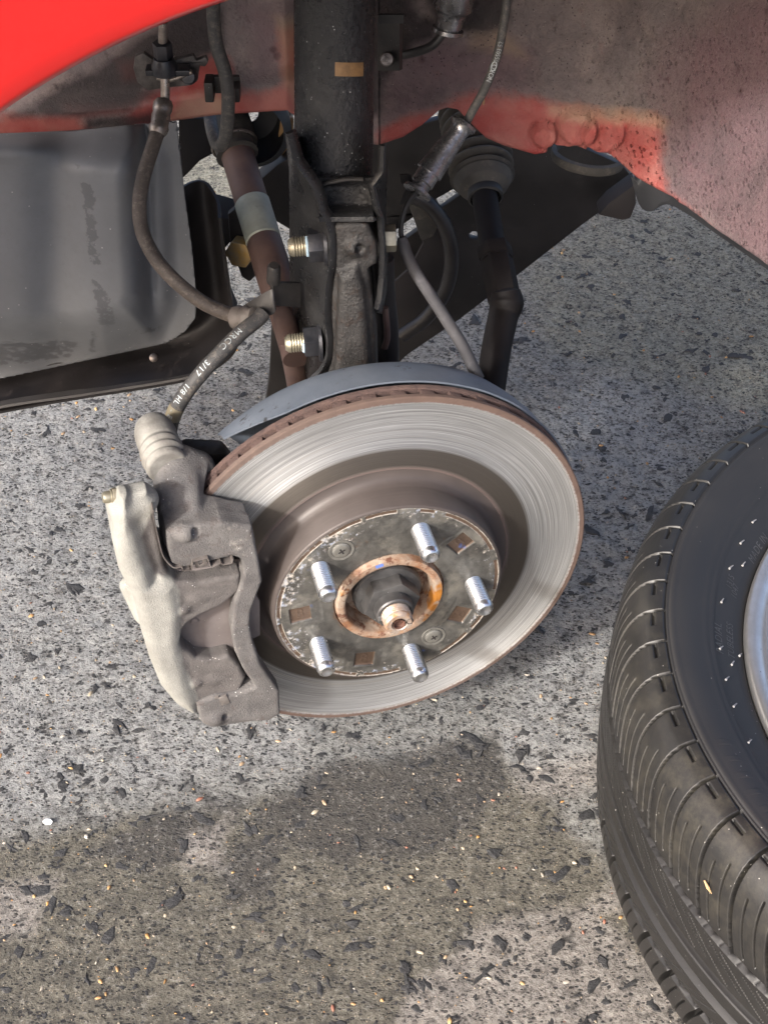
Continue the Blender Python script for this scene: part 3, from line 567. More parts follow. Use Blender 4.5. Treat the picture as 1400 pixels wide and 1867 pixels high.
def crossmember():
    def plate(name, y, pts, holes=(), t=.006, m=M_arm, parent=car, bev=.002):
        f = lambda l: [(at(a, b, y)[0], at(a, b, y)[2]) for a, b in l]
        V, F = prism(f(pts), 0, t, bev, [f(h) for h in holes]); V = np.stack([V[:, 0], y+V[:, 2], V[:, 1]], 1); me = mesh(name, V, [q[::-1] for q in F], True, None, 35); return part(name, me, m, parent)
    plate('crossmember', .40, [(660, 255), (860, 200), (1000, 240), (1135, 300), (1152, 322), (1152, 345), (1062, 410), (940, 505), (835, 585), (742, 648), (700, 690), (560, 690), (560, 500), (690, 470), (660, 400)],
          [[(794, 364), (831, 343), (838, 355), (802, 381)], [(706, 432), (735, 410), (757, 394), (766, 416), (735, 438), (712, 454)], [(854, 428), (862, 422), (873, 424), (877, 431), (870, 437), (858, 435)]], .008, M_arm)
    plate('crossmember_web', .36, [(772, 400), (800, 388), (822, 400), (828, 440), (818, 490), (795, 540), (745, 595), (705, 625), (700, 530), (745, 490), (770, 445)], (), .004, M_dark)
    plate('support_plate', .345, [(742, 366), (772, 350), (803, 402), (790, 432), (768, 440)], (), .004, M_bootm)
    cc = cr([at(x, y, .335) for x, y in [(742, 352), (782, 372), (812, 415), (823, 470), (812, 528), (778, 578), (732, 612)]], 8); part('curved_bar', mesh('curved_bar', *tube(cc, .0058, 16)), worn('scuffed_bar_steel', (.014, .012, .012), (.028, .025, .025), 40, (.35, .5)), car)
    b = plate('outrigger_bracket', .33, [(1090, 392), (1110, 370), (1158, 335), (1160, 372), (1150, 398), (1135, 402)], (), .02, M_dark)
    p = at(1072, 283, .33); V, F = lathe([(.0235, -.002), (.0270, -.0045), (.0282, -.0015), (.0275, .002), (.0245, .003), (.0235, .001)], 48, closed=True); part('rubber_collar', mesh('rubber_collar', *xf(Matrix.Translation(Vector(p)) @ Matrix.Rotation(rad(-6), 4, 'X') @ Matrix.Rotation(rad(6), 4, 'Y'), (V, F))), M_bootm, car)
    A = cr([at(x, y, d) for x, y, d in [(1150, 322, .20), (1165, 372, .20), (1185, 385, .19), (1215, 372, .175), (1250, 388, .155), (1300, 422, .13), (1400, 492, .075), (1500, 560, .03)]], 10)
    B = cr([at(x, y, d) for x, y, d in [(1160, 315, .205), (1185, 335, .19), (1205, 346, .18), (1225, 352, .17), (1255, 368, .15), (1300, 404, .125), (1400, 470, .07), (1500, 540, .02)]], 10)
    V, F = sheet(np.stack([A, A*.5+B*.5+np.array([0, -.003, 0]), B], 1), .002); part('sill_trim', mesh('sill_trim', V, F), worn('dark_plastic_trim', (.012, .0125, .014), (.02, .0205, .023), 30, (.4, .55)), car)
    plate('subframe_arm', .30, [(326, 215), (400, 215), (420, 262), (365, 292), (340, 318), (326, 330)], (), .02, M_dark)
    plate('lower_arm', .25, [(336, 402), (375, 388), (420, 400), (440, 420), (396, 470), (395, 510), (428, 590), (425, 640), (370, 640), (350, 560)], (), .03, M_dark)
    plate('ball_joint_plate', .20, [(495, 590), (520, 560), (565, 660), (590, 700), (560, 760), (480, 760), (490, 690)], (), .02, M_arm)
    p = at(458, 225, .30); V, F = lathe([(.006, -.02), (.02, -.018), (.028, -.004), (.028, .012), (.022, .02)], 40); part('inner_joint_boot', mesh('inner_joint_boot', *xf(axis(p, at(470, 330, .2)-p), (V, F))), M_rubber, car)
    plate('engine_mount_arm', .34, [(470, 195), (530, 195), (535, 260), (505, 300), (470, 290), (480, 250)], (), .02, worn('dusty_beige_arm', (.10, .085, .065), (.15, .13, .10), 30))
    plate('amber_bracket', .31, [(512, 210), (536, 215), (532, 262), (514, 286), (503, 275)], (), .004, worn('amber_plating', (.28, .15, .055), (.36, .22, .09), 60))
    pl = plate('anti_roll_link', .235, [(415, 390), (440, 370), (470, 430), (470, 500), (455, 515), (440, 505), (420, 450)], (), .006, M_arm)
    p = at(440, 458, .225); part('link_nut', mesh('link_nut', *xf(axis(p, (-.3, -1, .1)), hexnut(.0105, -.006, .006, 0, .001))), M_goldnut, pl)
    plate('control_arm', .30, [(505, 300), (470, 330), (480, 390), (530, 420), (545, 330), (530, 285)], (), .02, M_arm)
crossmember()
def hose_mount():
    b = part('hose_bracket', mesh('hose_bracket', *(lambda VF: (np.stack([VF[0][:, 0], .218+VF[0][:, 2], VF[0][:, 1]], 1), [q[::-1] for q in VF[1]]))(prism([(at(x, y, .218)[0], at(x, y, .218)[2]) for x, y in [(246, 102), (262, 96), (278, 108), (300, 112), (330, 106), (352, 100), (358, 110), (375, 103), (380, 112), (374, 122), (364, 120), (360, 148), (345, 156), (300, 160), (270, 165), (250, 150), (243, 125)]], 0, .005, .0012))), worn('grimy_steel_bracket', (.05, .045, .042), (.15, .135, .125), 90, (.4, .6), .3, (500, .6, .0008)), car)
    P = np.array([at(x, y, d) for x, y, d in [(270, 122, .213), (345, 116, .213)]]); part('clamp_plate', mesh('clamp_plate', *box(P.mean(0)+np.array([0, -.004, -.001]), (.028, .010, .004), .001)), M_nut, b)
    p = at(297, 92, .208); part('flare_nut', mesh('flare_nut', *xf(axis(p, (0, -.1, 1)), hexnut(.0062, -.005, .006, 0, .0008))), M_nut, b)
    part('flare_seat', mesh('flare_seat', *xf(axis(p-np.array([0, 0, .010]), (0, -.1, 1)), lathe([(.0001, .006), (.006, .006), (.0082, .001), (.0086, -.004), (.0001, -.004)], 24))), M_nut, b)
    c = cr([at(x, y, .206) for x, y in [(286, 140), (305, 145), (322, 141), (338, 134), (350, 130)]], 8); part('spring_clip', mesh('spring_clip', *tube(c, .0017, 10)), M_lead, b)
    p = at(344, 138, .209); part('clip_stud', mesh('clip_stud', *xf(axis(p, (0, -1, .3)), lathe([(.0001, .004), (.004, .0035), (.0055, .001), (.0055, -.004), (.0001, -.004)], 20))), M_nut, b)
    p = at(405, 165, .232); k = part('cable_clip', mesh('cable_clip', *join(box(p+np.array([-.0085, .004, 0]), (.006, .014, .014), .0012), box(p+np.array([.0085, .004, -.002]), (.006, .014, .010), .0012), box(p+np.array([0, .010, 0]), (.022, .004, .012), .001))), M_black, car)
hose_mount()
# ------------------------------------------------------------------ brake disc and hub (hub frame: u, v, w)
rotor = thing('brake_disc', 'round vented brake disc with bare polished face, rusty rim and five bright wheel studs', 'brake disc', M=HM)
def brake_disc():
    part('friction_face', mesh('friction_face', *lathe([(.0862, -.0236), (.0868, -.0231), (.0895, -.0234), (.1030, -.0234), (.1040, -.0238), (.1372, -.0238), (.1382, -.0233), (.1412, -.0236), (.1420, -.0242), (.1420, -.0268), (.1412, -.0275), (.088, -.0275)], 400), True, None, 30), M_friction, rotor, label='polished front friction ring with fine circular scoring')
    V, F = lathe([(.088, -.0328), (.1408, -.0328), (.1416, -.0331), (.1420, -.0338), (.1420, -.0362), (.1414, -.0368), (.1405, -.0371), (.088, -.0371)], 400)
    part('rear_ring', mesh('rear_ring', V*(1+.0012*vnoise(V, 180)[:, None]), F), M_rustrim, rotor, label='rusty rear ring of the vented disc')
    vm = None
    for k in range(48):
        if vm is None:
            V, F = box((0, 0, 0), (.05, .0088, .0066), .0018); V[:, :2] += .0006*np.stack([vnoise(V, 300), vnoise(V, 300, 4)], 1); vm = mesh('vane', V, F)
        a = k*2*math.pi/48+.03
        part('vane', vm, M_rustrim, rotor, Matrix.Rotation(a, 4, 'Z') @ Matrix.Translation((.1162, 0, -.03)))
    wall = [(.0740, -.0001), (.0757, -.0003), (.0764, -.0012), (.0775, -.016), (.0790, -.0205), (.0815, -.0228), (.0866, -.0234)]
    part('hat_wall', mesh('hat_wall', *lathe(wall, 240), True, None, 60), M_hatside, rotor)
    nr, na = 130, 620; r = np.linspace(.0368, .0745, nr); a = np.linspace(0, 2*np.pi, na, endpoint=False); Rr, A = np.meshgrid(r, a, indexing='ij'); X, Y = Rr*np.cos(A), Rr*np.sin(A)
    z = .00012*vnoise(np.stack([X, Y, 0*X], -1), 300); rust = np.zeros(X.shape); edge = np.zeros(X.shape); scale_ = np.zeros(X.shape)
    sq = [(.0471, .0350, 38, .0068), (-.0584, -.0026, 4, .0068), (.0487, -.0305, 62, .0066), (-.0166, -.0561, -8, .0066)]
    flat = np.zeros(X.shape)
    for cx_, cy_, ang, hs in sq:
        c, s_ = math.cos(rad(ang)), math.sin(rad(ang)); x, y = (X-cx_)*c+(Y-cy_)*s_, -(X-cx_)*s_+(Y-cy_)*c
        d = np.maximum(np.abs(x)-hs, np.abs(y)-hs*.92); z += -.0014*smooth01(.5-d/.0009); rust = np.maximum(rust, smooth01(.5-d/.0008)*.9)
        d2 = np.maximum(np.abs(x)-hs*2.0, np.abs(y)-hs*1.5); z += -.0004*smooth01(.5-d2/.003); flat = np.maximum(flat, smooth01(.5-d2/.004))
        # stamped mark in the recess
        g = np.minimum(np.abs(np.hypot(x, y-.0018)-.0017), np.abs(np.hypot(x, y+.0018)-.0019)); z += .0003*smooth01(1-g/.0007)
    deg = np.degrees(A) % 360
    for a0, a1 in ((20, 60), (66, 74), (86, 102), (104, 122), (126, 150), (160, 182), (186, 214), (236, 252), (256, 276), (300, 318), (322, 336), (350, 372)):
        dd = np.maximum(np.maximum((.0713-Rr), (Rr-.0739)), np.maximum(np.radians(a0-deg), np.radians(deg-a1))*.0725)
        if a1 > 360: dd = np.minimum(dd, np.maximum(np.maximum((.0713-Rr), (Rr-.0739)), np.maximum(np.radians(a0-deg-360), np.radians(deg+360-a1))*.0725))
        z += -.0004*smooth01(.5-dd/.0006); rust = np.maximum(rust, .75*smooth01(.5-dd/.0008)); edge = np.maximum(edge, .8*smooth01(1-np.abs(dd)/.0006))
    edge = np.maximum(edge, .55*smooth01(1-np.abs(Rr-.0741)/.0008))
    big = vnoise(np.stack([X, Y, 0*X+.3], -1), 55, 6)*.5+.5
    scale_ = smooth01((Rr-.048)/.024)*(.04+.48*big)*(1-flat*.8)*(1-rust*.7); scale_ += .18*smooth01((np.cos(A-rad(205))-.2)/.6)*smooth01((Rr-.045)/.02)*(1-flat)
    rust = np.maximum(rust, .42*smooth01((.043-Rr)/.006)*(.4+big)); rust = np.maximum(rust, .38*smooth01((big-.62)/.2)*(1-flat))
    V = np.stack([X, Y, z], -1).reshape(-1, 3); i, j = np.meshgrid(np.arange(nr-1), np.arange(na), indexing='ij'); p = (i*na+j).ravel(); q = (i*na+(j+1) % na).ravel(); F = np.stack([p, p+na, q+na, q], 1)
    part('hat_face', mesh('hat_face', V, F, True, dict(rust=rust.ravel(), edge=edge.ravel(), scale=scale_.ravel()), 0), M_hat, rotor, label='worn black mounting face with rust patches and white flaking')
    part('hub_ring', mesh('hub_ring', *lathe([(.0372, -.001), (.0362, -.0022), (.0356, -.0015), (.0354, .0022), (.0347, .0036), (.0318, .0040), (.0302, .0036), (.0294, .0024), (.0280, -.0135), (.0120, -.0130)], 140), True, None, 45), M_ring, rotor, label='rust stained raised centre ring round the axle nut')
    P = np.array([[(rr*math.cos(t), rr*math.sin(t), .0041-max(0, rr-.0318)*.14) for rr in np.linspace(.0320+.0005*math.sin(q*9), .0343+.0003*math.sin(q*17), 5)] for q, t in enumerate(np.linspace(rad(98), rad(107), 12))]); V, F = sheet(P, .0001); part('paint_dab', mesh('paint_dab', V, F), M_ringblue, rotor)
    n = part('axle_nut', mesh('axle_nut', *join(lathe([(.0001, -.008), (.0228, -.008), (.0230, -.0040), (.0218, -.0022), (.0165, -.0010), (.0001, -.0008)], 80), xf(Matrix.Rotation(rad(10), 4, 'Z'), hexnut(.0190, -.002, .0090, 0, .0011)), lathe([(.0001, .0091), (.0124, .0091), (.0124, .0160), (.0116, .0170), (.0102, .0172), (.0100, .0150)], 48)), True, None, 30), M_axnut, rotor)
    part('axle_end', mesh('axle_end', *join(thread(.0096, .010, .0262, .0015, .0006, 48, .0015)[:2]) if False else thread(.0096, .010, .0262, .0016, .0006, 48, .0014, .003), True, None, 35), M_stub, rotor, label='rusty threaded axle end with a centre hole')
    part('centre_hole', mesh('centre_hole', *xf(Matrix.Translation((0, 0, .0262)), lathe([(.0040, .0002), (.0036, .0001), (.0030, -.002), (.0001, -.0022)], 24))), M_deeprust, rotor)
    part('pin_hole', mesh('pin_hole', *xf(Matrix.Translation((.0068, .0012, .0260)), lathe([(.0024, .0004), (.0021, .00045), (.0018, -.001), (.0001, -.0011)], 18))), M_dark, rotor)
    part('stake_notch', mesh('stake_notch', *box((-.0098, -.0012, .0150), (.0036, .0044, .0055), .0008)), M_zinc, rotor)
    for k in range(5):
        a = rad(69.4-72*k); me = mesh('wheel_stud', *thread(.0062, -.001, .0262, .0016, .0010, 36, .0016, .0009), True, None, 50) if k == 0 else me
        part('wheel_stud', me, M_zinc, rotor, Matrix.Translation((.0572*math.cos(a), .0572*math.sin(a), 0)) @ Matrix.Rotation(a, 4, 'Z'))
    for x, y in ((-.0307, .0483), (.0308, -.0458)):
        s_ = part('retaining_screw', mesh('retaining_screw', *lathe([(.0062, -.0012), (.0060, .0004), (.0050, .0010), (.0040, .0013), (.0001, .0014)], 36)), worn('dull_screw_steel', (.16, .155, .14), (.24, .235, .215), 120, (.35, .5), .5) if 'dull_screw_steel' not in bpy.data.materials else bpy.data.materials['dull_screw_steel'], rotor, Matrix.Translation((x, y, .0002)))
        part('cross_recess', mesh('cross_recess', *xf(Matrix.Rotation(rad(28), 4, 'Z'), join(box((0, 0, .0013), (.0046, .0011, .0004), .0001), box((0, 0, .00131), (.0011, .0046, .0004), .0001)))), M_dark, s_)
        part('screw_washer', mesh('screw_washer', *lathe([(.0085, -.0010), (.0082, .0003), (.0064, .0001), (.0062, -.0010)], 36)), bpy.data.materials['dull_screw_steel'], s_)
brake_disc()
shield = thing('dust_shield', 'blue grey curved splash plate standing behind the upper edge of the brake disc', 'backing plate', M=HM)
def dust_shield():
    prof = [(.050, -.077), (.115, -.0775), (.124, -.0775), (.1295, -.0762), (.1330, -.0735), (.1358, -.069), (.1380, -.0635), (.1396, -.057), (.1408, -.0500), (.1422, -.0445), (.1430, -.0390)]
    V = []; A = np.linspace(rad(-14), rad(133.2), 220)
    P = np.array([[(r*math.cos(a), r*math.sin(a), z) for r, z in prof] for a in A])
    # rounded left end
    for i, a in enumerate(A):
        k = max(0, (a-rad(112))/rad(21.2)); f = max(.06, 1-.52*k**1.3-.42*max(0, k-.88)**.5*(k > .88)*2.2); P[i, 3:, 2] = -.0765+(P[i, 3:, 2]+.0765)*f; P[i, 3:, :2] *= (np.interp(P[i, 3:, 2], [-.0765, -.069, -.057, -.039], [.1295, .1358, .1396, .1430])/np.hypot(P[i, 3:, 0], P[i, 3:, 1]))[:, None]
    P += .0005*vnoise(P, 60)[..., None]
    V, F = sheet(P, -.0012); part('shield_plate', mesh('shield_plate', V, F), M_shield, shield)
dust_shield()

# ------------------------------------------------------------------ brake caliper (hub frame)
cal = thing('brake_caliper', 'pale dusty cast brake caliper clamped over the left side of the disc', 'brake caliper', M=HM)
def caliper():
    K = lambda pts, w_, o=(180, 880), s=3.889: np.array([hub(o[0]+x/s, o[1]+y/s, w_)[:2] for x, y in pts])
    K8 = lambda x, y, w_: hub(180+x/3.684, 680+y/3.684, w_)
    front = K([(490, 360), (560, 335), (720, 305), (870, 285), (960, 300), (1085, 320), (1130, 520), (1160, 700), (1110, 830), (1080, 910), (1072, 1010), (1095, 1130), (1150, 1290), (1230, 1410), (1280, 1480), (1287, 1640), (1210, 1690), (1050, 1700), (900, 1720), (800, 1730), (740, 1700), (705, 1620), (695, 1565), (830, 1515), (960, 1500), (1110, 1450), (1020, 1320), (965, 1200), (940, 1050), (960, 850), (1010, 720), (1028, 620), (1000, 540), (940, 515), (780, 560), (600, 600), (520, 570), (495, 470)], .004)
    upper = K([(480, 350), (560, 325), (720, 300), (870, 280), (960, 295), (1080, 315), (1100, 420), (1000, 500), (940, 515), (780, 560), (600, 600), (520, 570), (488, 470)], .004)
    lower = K([(700, 1570), (830, 1515), (960, 1500), (1080, 1480), (1080, 1690), (900, 1720), (800, 1730), (740, 1700), (708, 1630)], .004)
    a1, a2 = hub(320, 852, -.044), hub(346, 962, .0); a2 = a2-np.array([0, .012, .012])
    f1, f2 = K8(606, 580, -.044), K8(640, 900, -.012)
    g1, g2 = hub(398, 1290, .0)+np.array([0, .004, -.014]), hub(398, 1290, 0)+np.array([-.004, .004, -.06])
    bp, bq = hub(338, 972, .004), hub(402, 1300, .004)
    def sdf(X, Y, Z):
        x2, y2 = X[:, :, :1], Y[:, :, :1]; df, du, dl = sdpoly(x2, y2, front), sdpoly(x2, y2, upper), sdpoly(x2, y2, lower)
        d = extr(df, Z, -.0085, .0045, .0020); d = smin(d, extr(du, Z, -.0205, .004, .0026), .0025); d = smin(d, extr(dl, Z, -.0185, .004, .003), .0025)
        arm = caps(X, Y, Z, a1, a2, .0150, .0165); d = smin(d, arm, .0045)
        d = smin(d, caps(X, Y, Z, f1, f2, .0062, .004), .0035)
        d = smin(d, caps(X, Y, Z, a1+np.array([.012, -.004, 0]), a2+np.array([.016, -.004, -.004]), .012, .012), .004)
        d = smin(d, caps(X, Y, Z, g1, g2, .0125), .006)
        d = smax(d, -(caps(X, Y, Z, (0, 0, -.0375), (0, 0, -.0220), .1445)) if False else -np.maximum(np.hypot(X, Y)-.1445, np.abs(Z+.030)-.0085), .002)
        d = smin(d, np.sqrt((X-bp[0])**2+(Y-bp[1])**2+(Z-bp[2])**2)-.0052, .004)
        d = smax(d, -(np.sqrt((X-bp[0]-.0058)**2+(Y-bp[1]-.0005)**2+(Z-bp[2]-.0012)**2)-.0026), .002)
        d = smin(d, np.sqrt((X-bq[0]+.004)**2+(Y-bq[1]+.004)**2+(Z-bq[2]+.001)**2)-.0058, .005)
        d = smax(d, -(np.sqrt((X-bq[0]-.0025)**2+(Y-bq[1]+.0035)**2+(Z-bq[2]-.001)**2)-.0022), .0015)
        return d+.00012*vnoise(np.stack([X, Y, Z], -1), 130)
    part('caliper_bracket', mesh('caliper_bracket', *nets(sdf, (-.168, -.105, -.075), (-.068, .135, .012), .00082), True, None, 0), M_cast, cal, label='dark dusty carrier bracket with wavy tie bar across the front')
    left = K([(138, 42), (105, 190), (90, 300), (94, 400), (130, 560), (190, 680), (240, 780), (290, 1000), (350, 1200), (430, 1390), (540, 1520), (640, 1578), (697, 1582), (690, 1480), (640, 1350), (575, 1150), (565, 1000), (575, 860), (550, 720), (515, 655), (440, 640), (380, 640), (330, 480), (275, 300), (240, 225), (215, 120), (190, 36)], -.006)
    shelf = K([(150, 50), (330, 0), (385, 200), (450, 520), (515, 660), (560, 740), (380, 740), (250, 500), (150, 250)], -.010)
    fing = K([(430, 640), (540, 690), (700, 690), (1000, 640), (1005, 740), (880, 860), (800, 905), (700, 940), (635, 1000), (600, 1080), (612, 1160), (690, 1228), (800, 1236), (930, 1205), (1000, 1290), (1040, 1370), (1010, 1440), (960, 1490), (830, 1512), (700, 1545), (560, 1480), (450, 1200), (400, 900)], -.001)
    inner = K([(572, 1130), (590, 1040), (640, 985), (740, 925), (850, 880), (1000, 780), (1100, 900), (1100, 1300), (1000, 1262), (900, 1215), (800, 1232), (700, 1215), (620, 1180)], .001)
    pk = K([(265, 225), (385, 180), (400, 300), (360, 335), (300, 330)], -.002)
    ear1, ear2 = hub(236, 1068, -.030), hub(258, 1122, -.022)
    def sdf2(X, Y, Z):
        x2, y2 = X[:, :, :1], Y[:, :, :1]; dl, dh, df, di = sdpoly(x2, y2, left), sdpoly(x2, y2, shelf), sdpoly(x2, y2, fing), sdpoly(x2, y2, inner)
        d = extr(dl, Z, -.056, .006, .0085); d = smin(d, extr(dh, Z, -.040, -.0015, .003), .006)
        fg = extr(df, Z, -.0135, .0015, .003); d = smin(d, fg, .004); d = smax(d, -extr(di, Z, -.03, .02, .002), .0022)
        # bulged finger pads
        for (x, y), rr in (((700, 800), .010), ((790, 1390), .010)):
            c = K([(x, y)], -.001)[0]; d = smin(d, np.sqrt((X-c[0])**2+((Y-c[1])*1.3)**2+((Z+.0065)*1.15)**2)-rr, .004)
        for x, y in ((600, 880), (690, 1400)):
            c = K([(x, y)], -.001)[0]; d = smin(d, np.sqrt((X-c[0])**2+(Y-c[1])**2+(Z+.0008)**2)-.0046, .002)
        d = smax(d, (Y-.133-1.05*Z)/1.45, .004)
        d = smin(d, caps(X, Y, Z, hub(224, 921, -.007), hub(262, 910, -.009), .0088), .004)
        d = smax(d, -np.maximum(np.hypot(X, Y)-.1455, np.abs(Z+.030)-.0165), .002)
        d = smin(d, caps(X, Y, Z, ear1, ear2, .0062, .005), .003)
        return d+.00012*vnoise(np.stack([X, Y, Z], -1), 110)
    Vb, Fb = nets(sdf2, (-.195, -.095, -.065), (-.075, .140, .014), .00082)
    dm = smooth01(.5-sdpoly(Vb[:, 0], Vb[:, 1], K([(385, 210), (300, 380), (390, 640), (520, 660), (560, 740), (575, 900), (565, 1120), (590, 1260), (650, 1380), (690, 1500), (760, 1700), (1300, 1500), (1200, 500), (600, 500), (460, 540), (420, 200)], -.001))/.006)*smooth01((Vb[:, 2]+.016)/.006)
    part('caliper_body', mesh('caliper_body', Vb, Fb, True, {'dust': dm}, 0), M_body, cal, label='pale sunlit caliper housing with two fingers over the pad')
    pad = part('brake_pad', mesh('brake_pad', *prism(K([(545, 640), (1030, 600), (1110, 800), (1148, 860), (1150, 1105), (1095, 1130), (1110, 1300), (1000, 1460), (720, 1480), (600, 1280), (560, 1000)], -.007), -.0150, -.0095, .0008)), M_pad, cal)
    part('friction_lining', mesh('friction_lining', *prism(K([(580, 660), (1000, 640), (1080, 800), (1095, 1000), (1060, 1260), (980, 1420), (740, 1440), (620, 1240)], -.014), -.0226, -.0151, .0006)), M_dark, pad)
    p = K([(683, 1000)], -.007)[0]; part('pad_pip', mesh('pad_pip', *xf(Matrix.Translation((p[0], p[1], -.0094)), lathe([(.0001, .0012), (.0022, .001), (.003, 0)], 16))), M_pad, pad)
    # thin spring clips
    c = cr([(*hub(180+x/3.889, 880+y/3.889, .0052)[:2], 0) for x, y in [(382, 190), (380, 230), (400, 320), (440, 490), (475, 555), (530, 603), (590, 598)]], 8)
    V, F = sheet(np.stack([np.c_[c[:, :2], np.full(len(c), .0058)], np.c_[c[:, :2], np.full(len(c), -.012)]], 1), .0008); part('pad_clip', mesh('pad_clip', V, F), M_spring, cal)
    q = K([(590, 598), (596, 612), (640, 606), (655, 612), (664, 546), (768, 520), (786, 575), (800, 582), (862, 556), (876, 570), (940, 556), (948, 530)], .0055); d_ = np.diff(q, axis=0); lst = []
    for a, b in zip(q[:-1], q[1:]):
        m_ = (a+b)/2; l = np.hypot(*(b-a)); lst.append(xf(Matrix.Translation((m_[0], m_[1], .0045)) @ Matrix.Rotation(math.atan2(b[1]-a[1], b[0]-a[0]), 4, 'Z'), box((0, 0, 0), (l+.0006, .0007, .006), 0)))
    part('pad_clip', mesh('pad_clip', *join(*lst)), M_spring, cal)
    part('clip_plate', mesh('clip_plate', *prism(K([(672, 555), (760, 533), (772, 590), (690, 612)], .0055), .0042, .0052, .0002, [K([(706, 557), (735, 549), (741, 580), (712, 588)], .0055)])), M_spring, cal)
    part('clip_plate', mesh('clip_plate', *join(prism(K([(848, 1528), (905, 1508), (932, 1560), (872, 1580)], .0050), .0040, .0054, .0003), prism(K([(822, 1528), (850, 1518), (853, 1532), (828, 1540)], .0055), .0044, .0052, .0002))), M_spring, cal)
    # guide pin boot at the top
    a = hub(303, 845, -.040); ax = np.array([.0, .0, -1.]); b = hub(276, 772, -.078); ax = (b-a)/np.linalg.norm(b-a)
    prof = [(.0001, -.004), (.0125, -.004), (.0132, .000), (.0118, .0022), (.0136, .0045), (.0140, .0062), (.0120, .0088), (.0133, .0112), (.0136, .013), (.0118, .0158), (.0128, .018), (.0130, .024), (.0126, .031), (.0108, .0365), (.0070, .0395), (.0001, .0405)]
    pr_ = np.array(prof); tt = np.linspace(0, len(pr_)-1, 90); pp = np.c_[np.interp(tt, range(len(pr_)), pr_[:, 0]), np.interp(tt, range(len(pr_)), pr_[:, 1])]; pp = np.c_[np.convolve(np.pad(pp[:, 0], 2, 'edge'), np.ones(5)/5, 'valid'), pp[:, 1]]; pp[0, 0] = pp[-1, 0] = .0001
    part('pin_boot', mesh('pin_boot', *xf(axis(a, ax), lathe(pp, 48))), worn('pale_dusty_boot', (.15, .14, .125), (.27, .26, .235), 70, (.65, .85), 0, (600, .5, .0006), None, ((.07, .06, .055), 60, .6)), cal)
    w_ = hub(320, 858, -.06); part('inboard_lug', mesh('inboard_lug', *prism(np.array([hub(x, y, -.062)[:2] for x, y in [(322, 835), (345, 826), (412, 828), (430, 850), (420, 900), (390, 930), (340, 930)]]), -.078, -.062, .003)), M_black, cal)
    p = hub(207, 905, -.008); bl = part('bleed_screw', mesh('bleed_screw', *xf(axis(p, (-1, .15, .1)), join(lathe([(.0001, .0065), (.003, .0063), (.0036, .005), (.0036, .002), (.0046, .0018), (.0046, -.006), (.0001, -.006)], 20), hexnut(.0056, -.003, .0008, 0, .0005)))), M_yzinc, cal)
caliper()

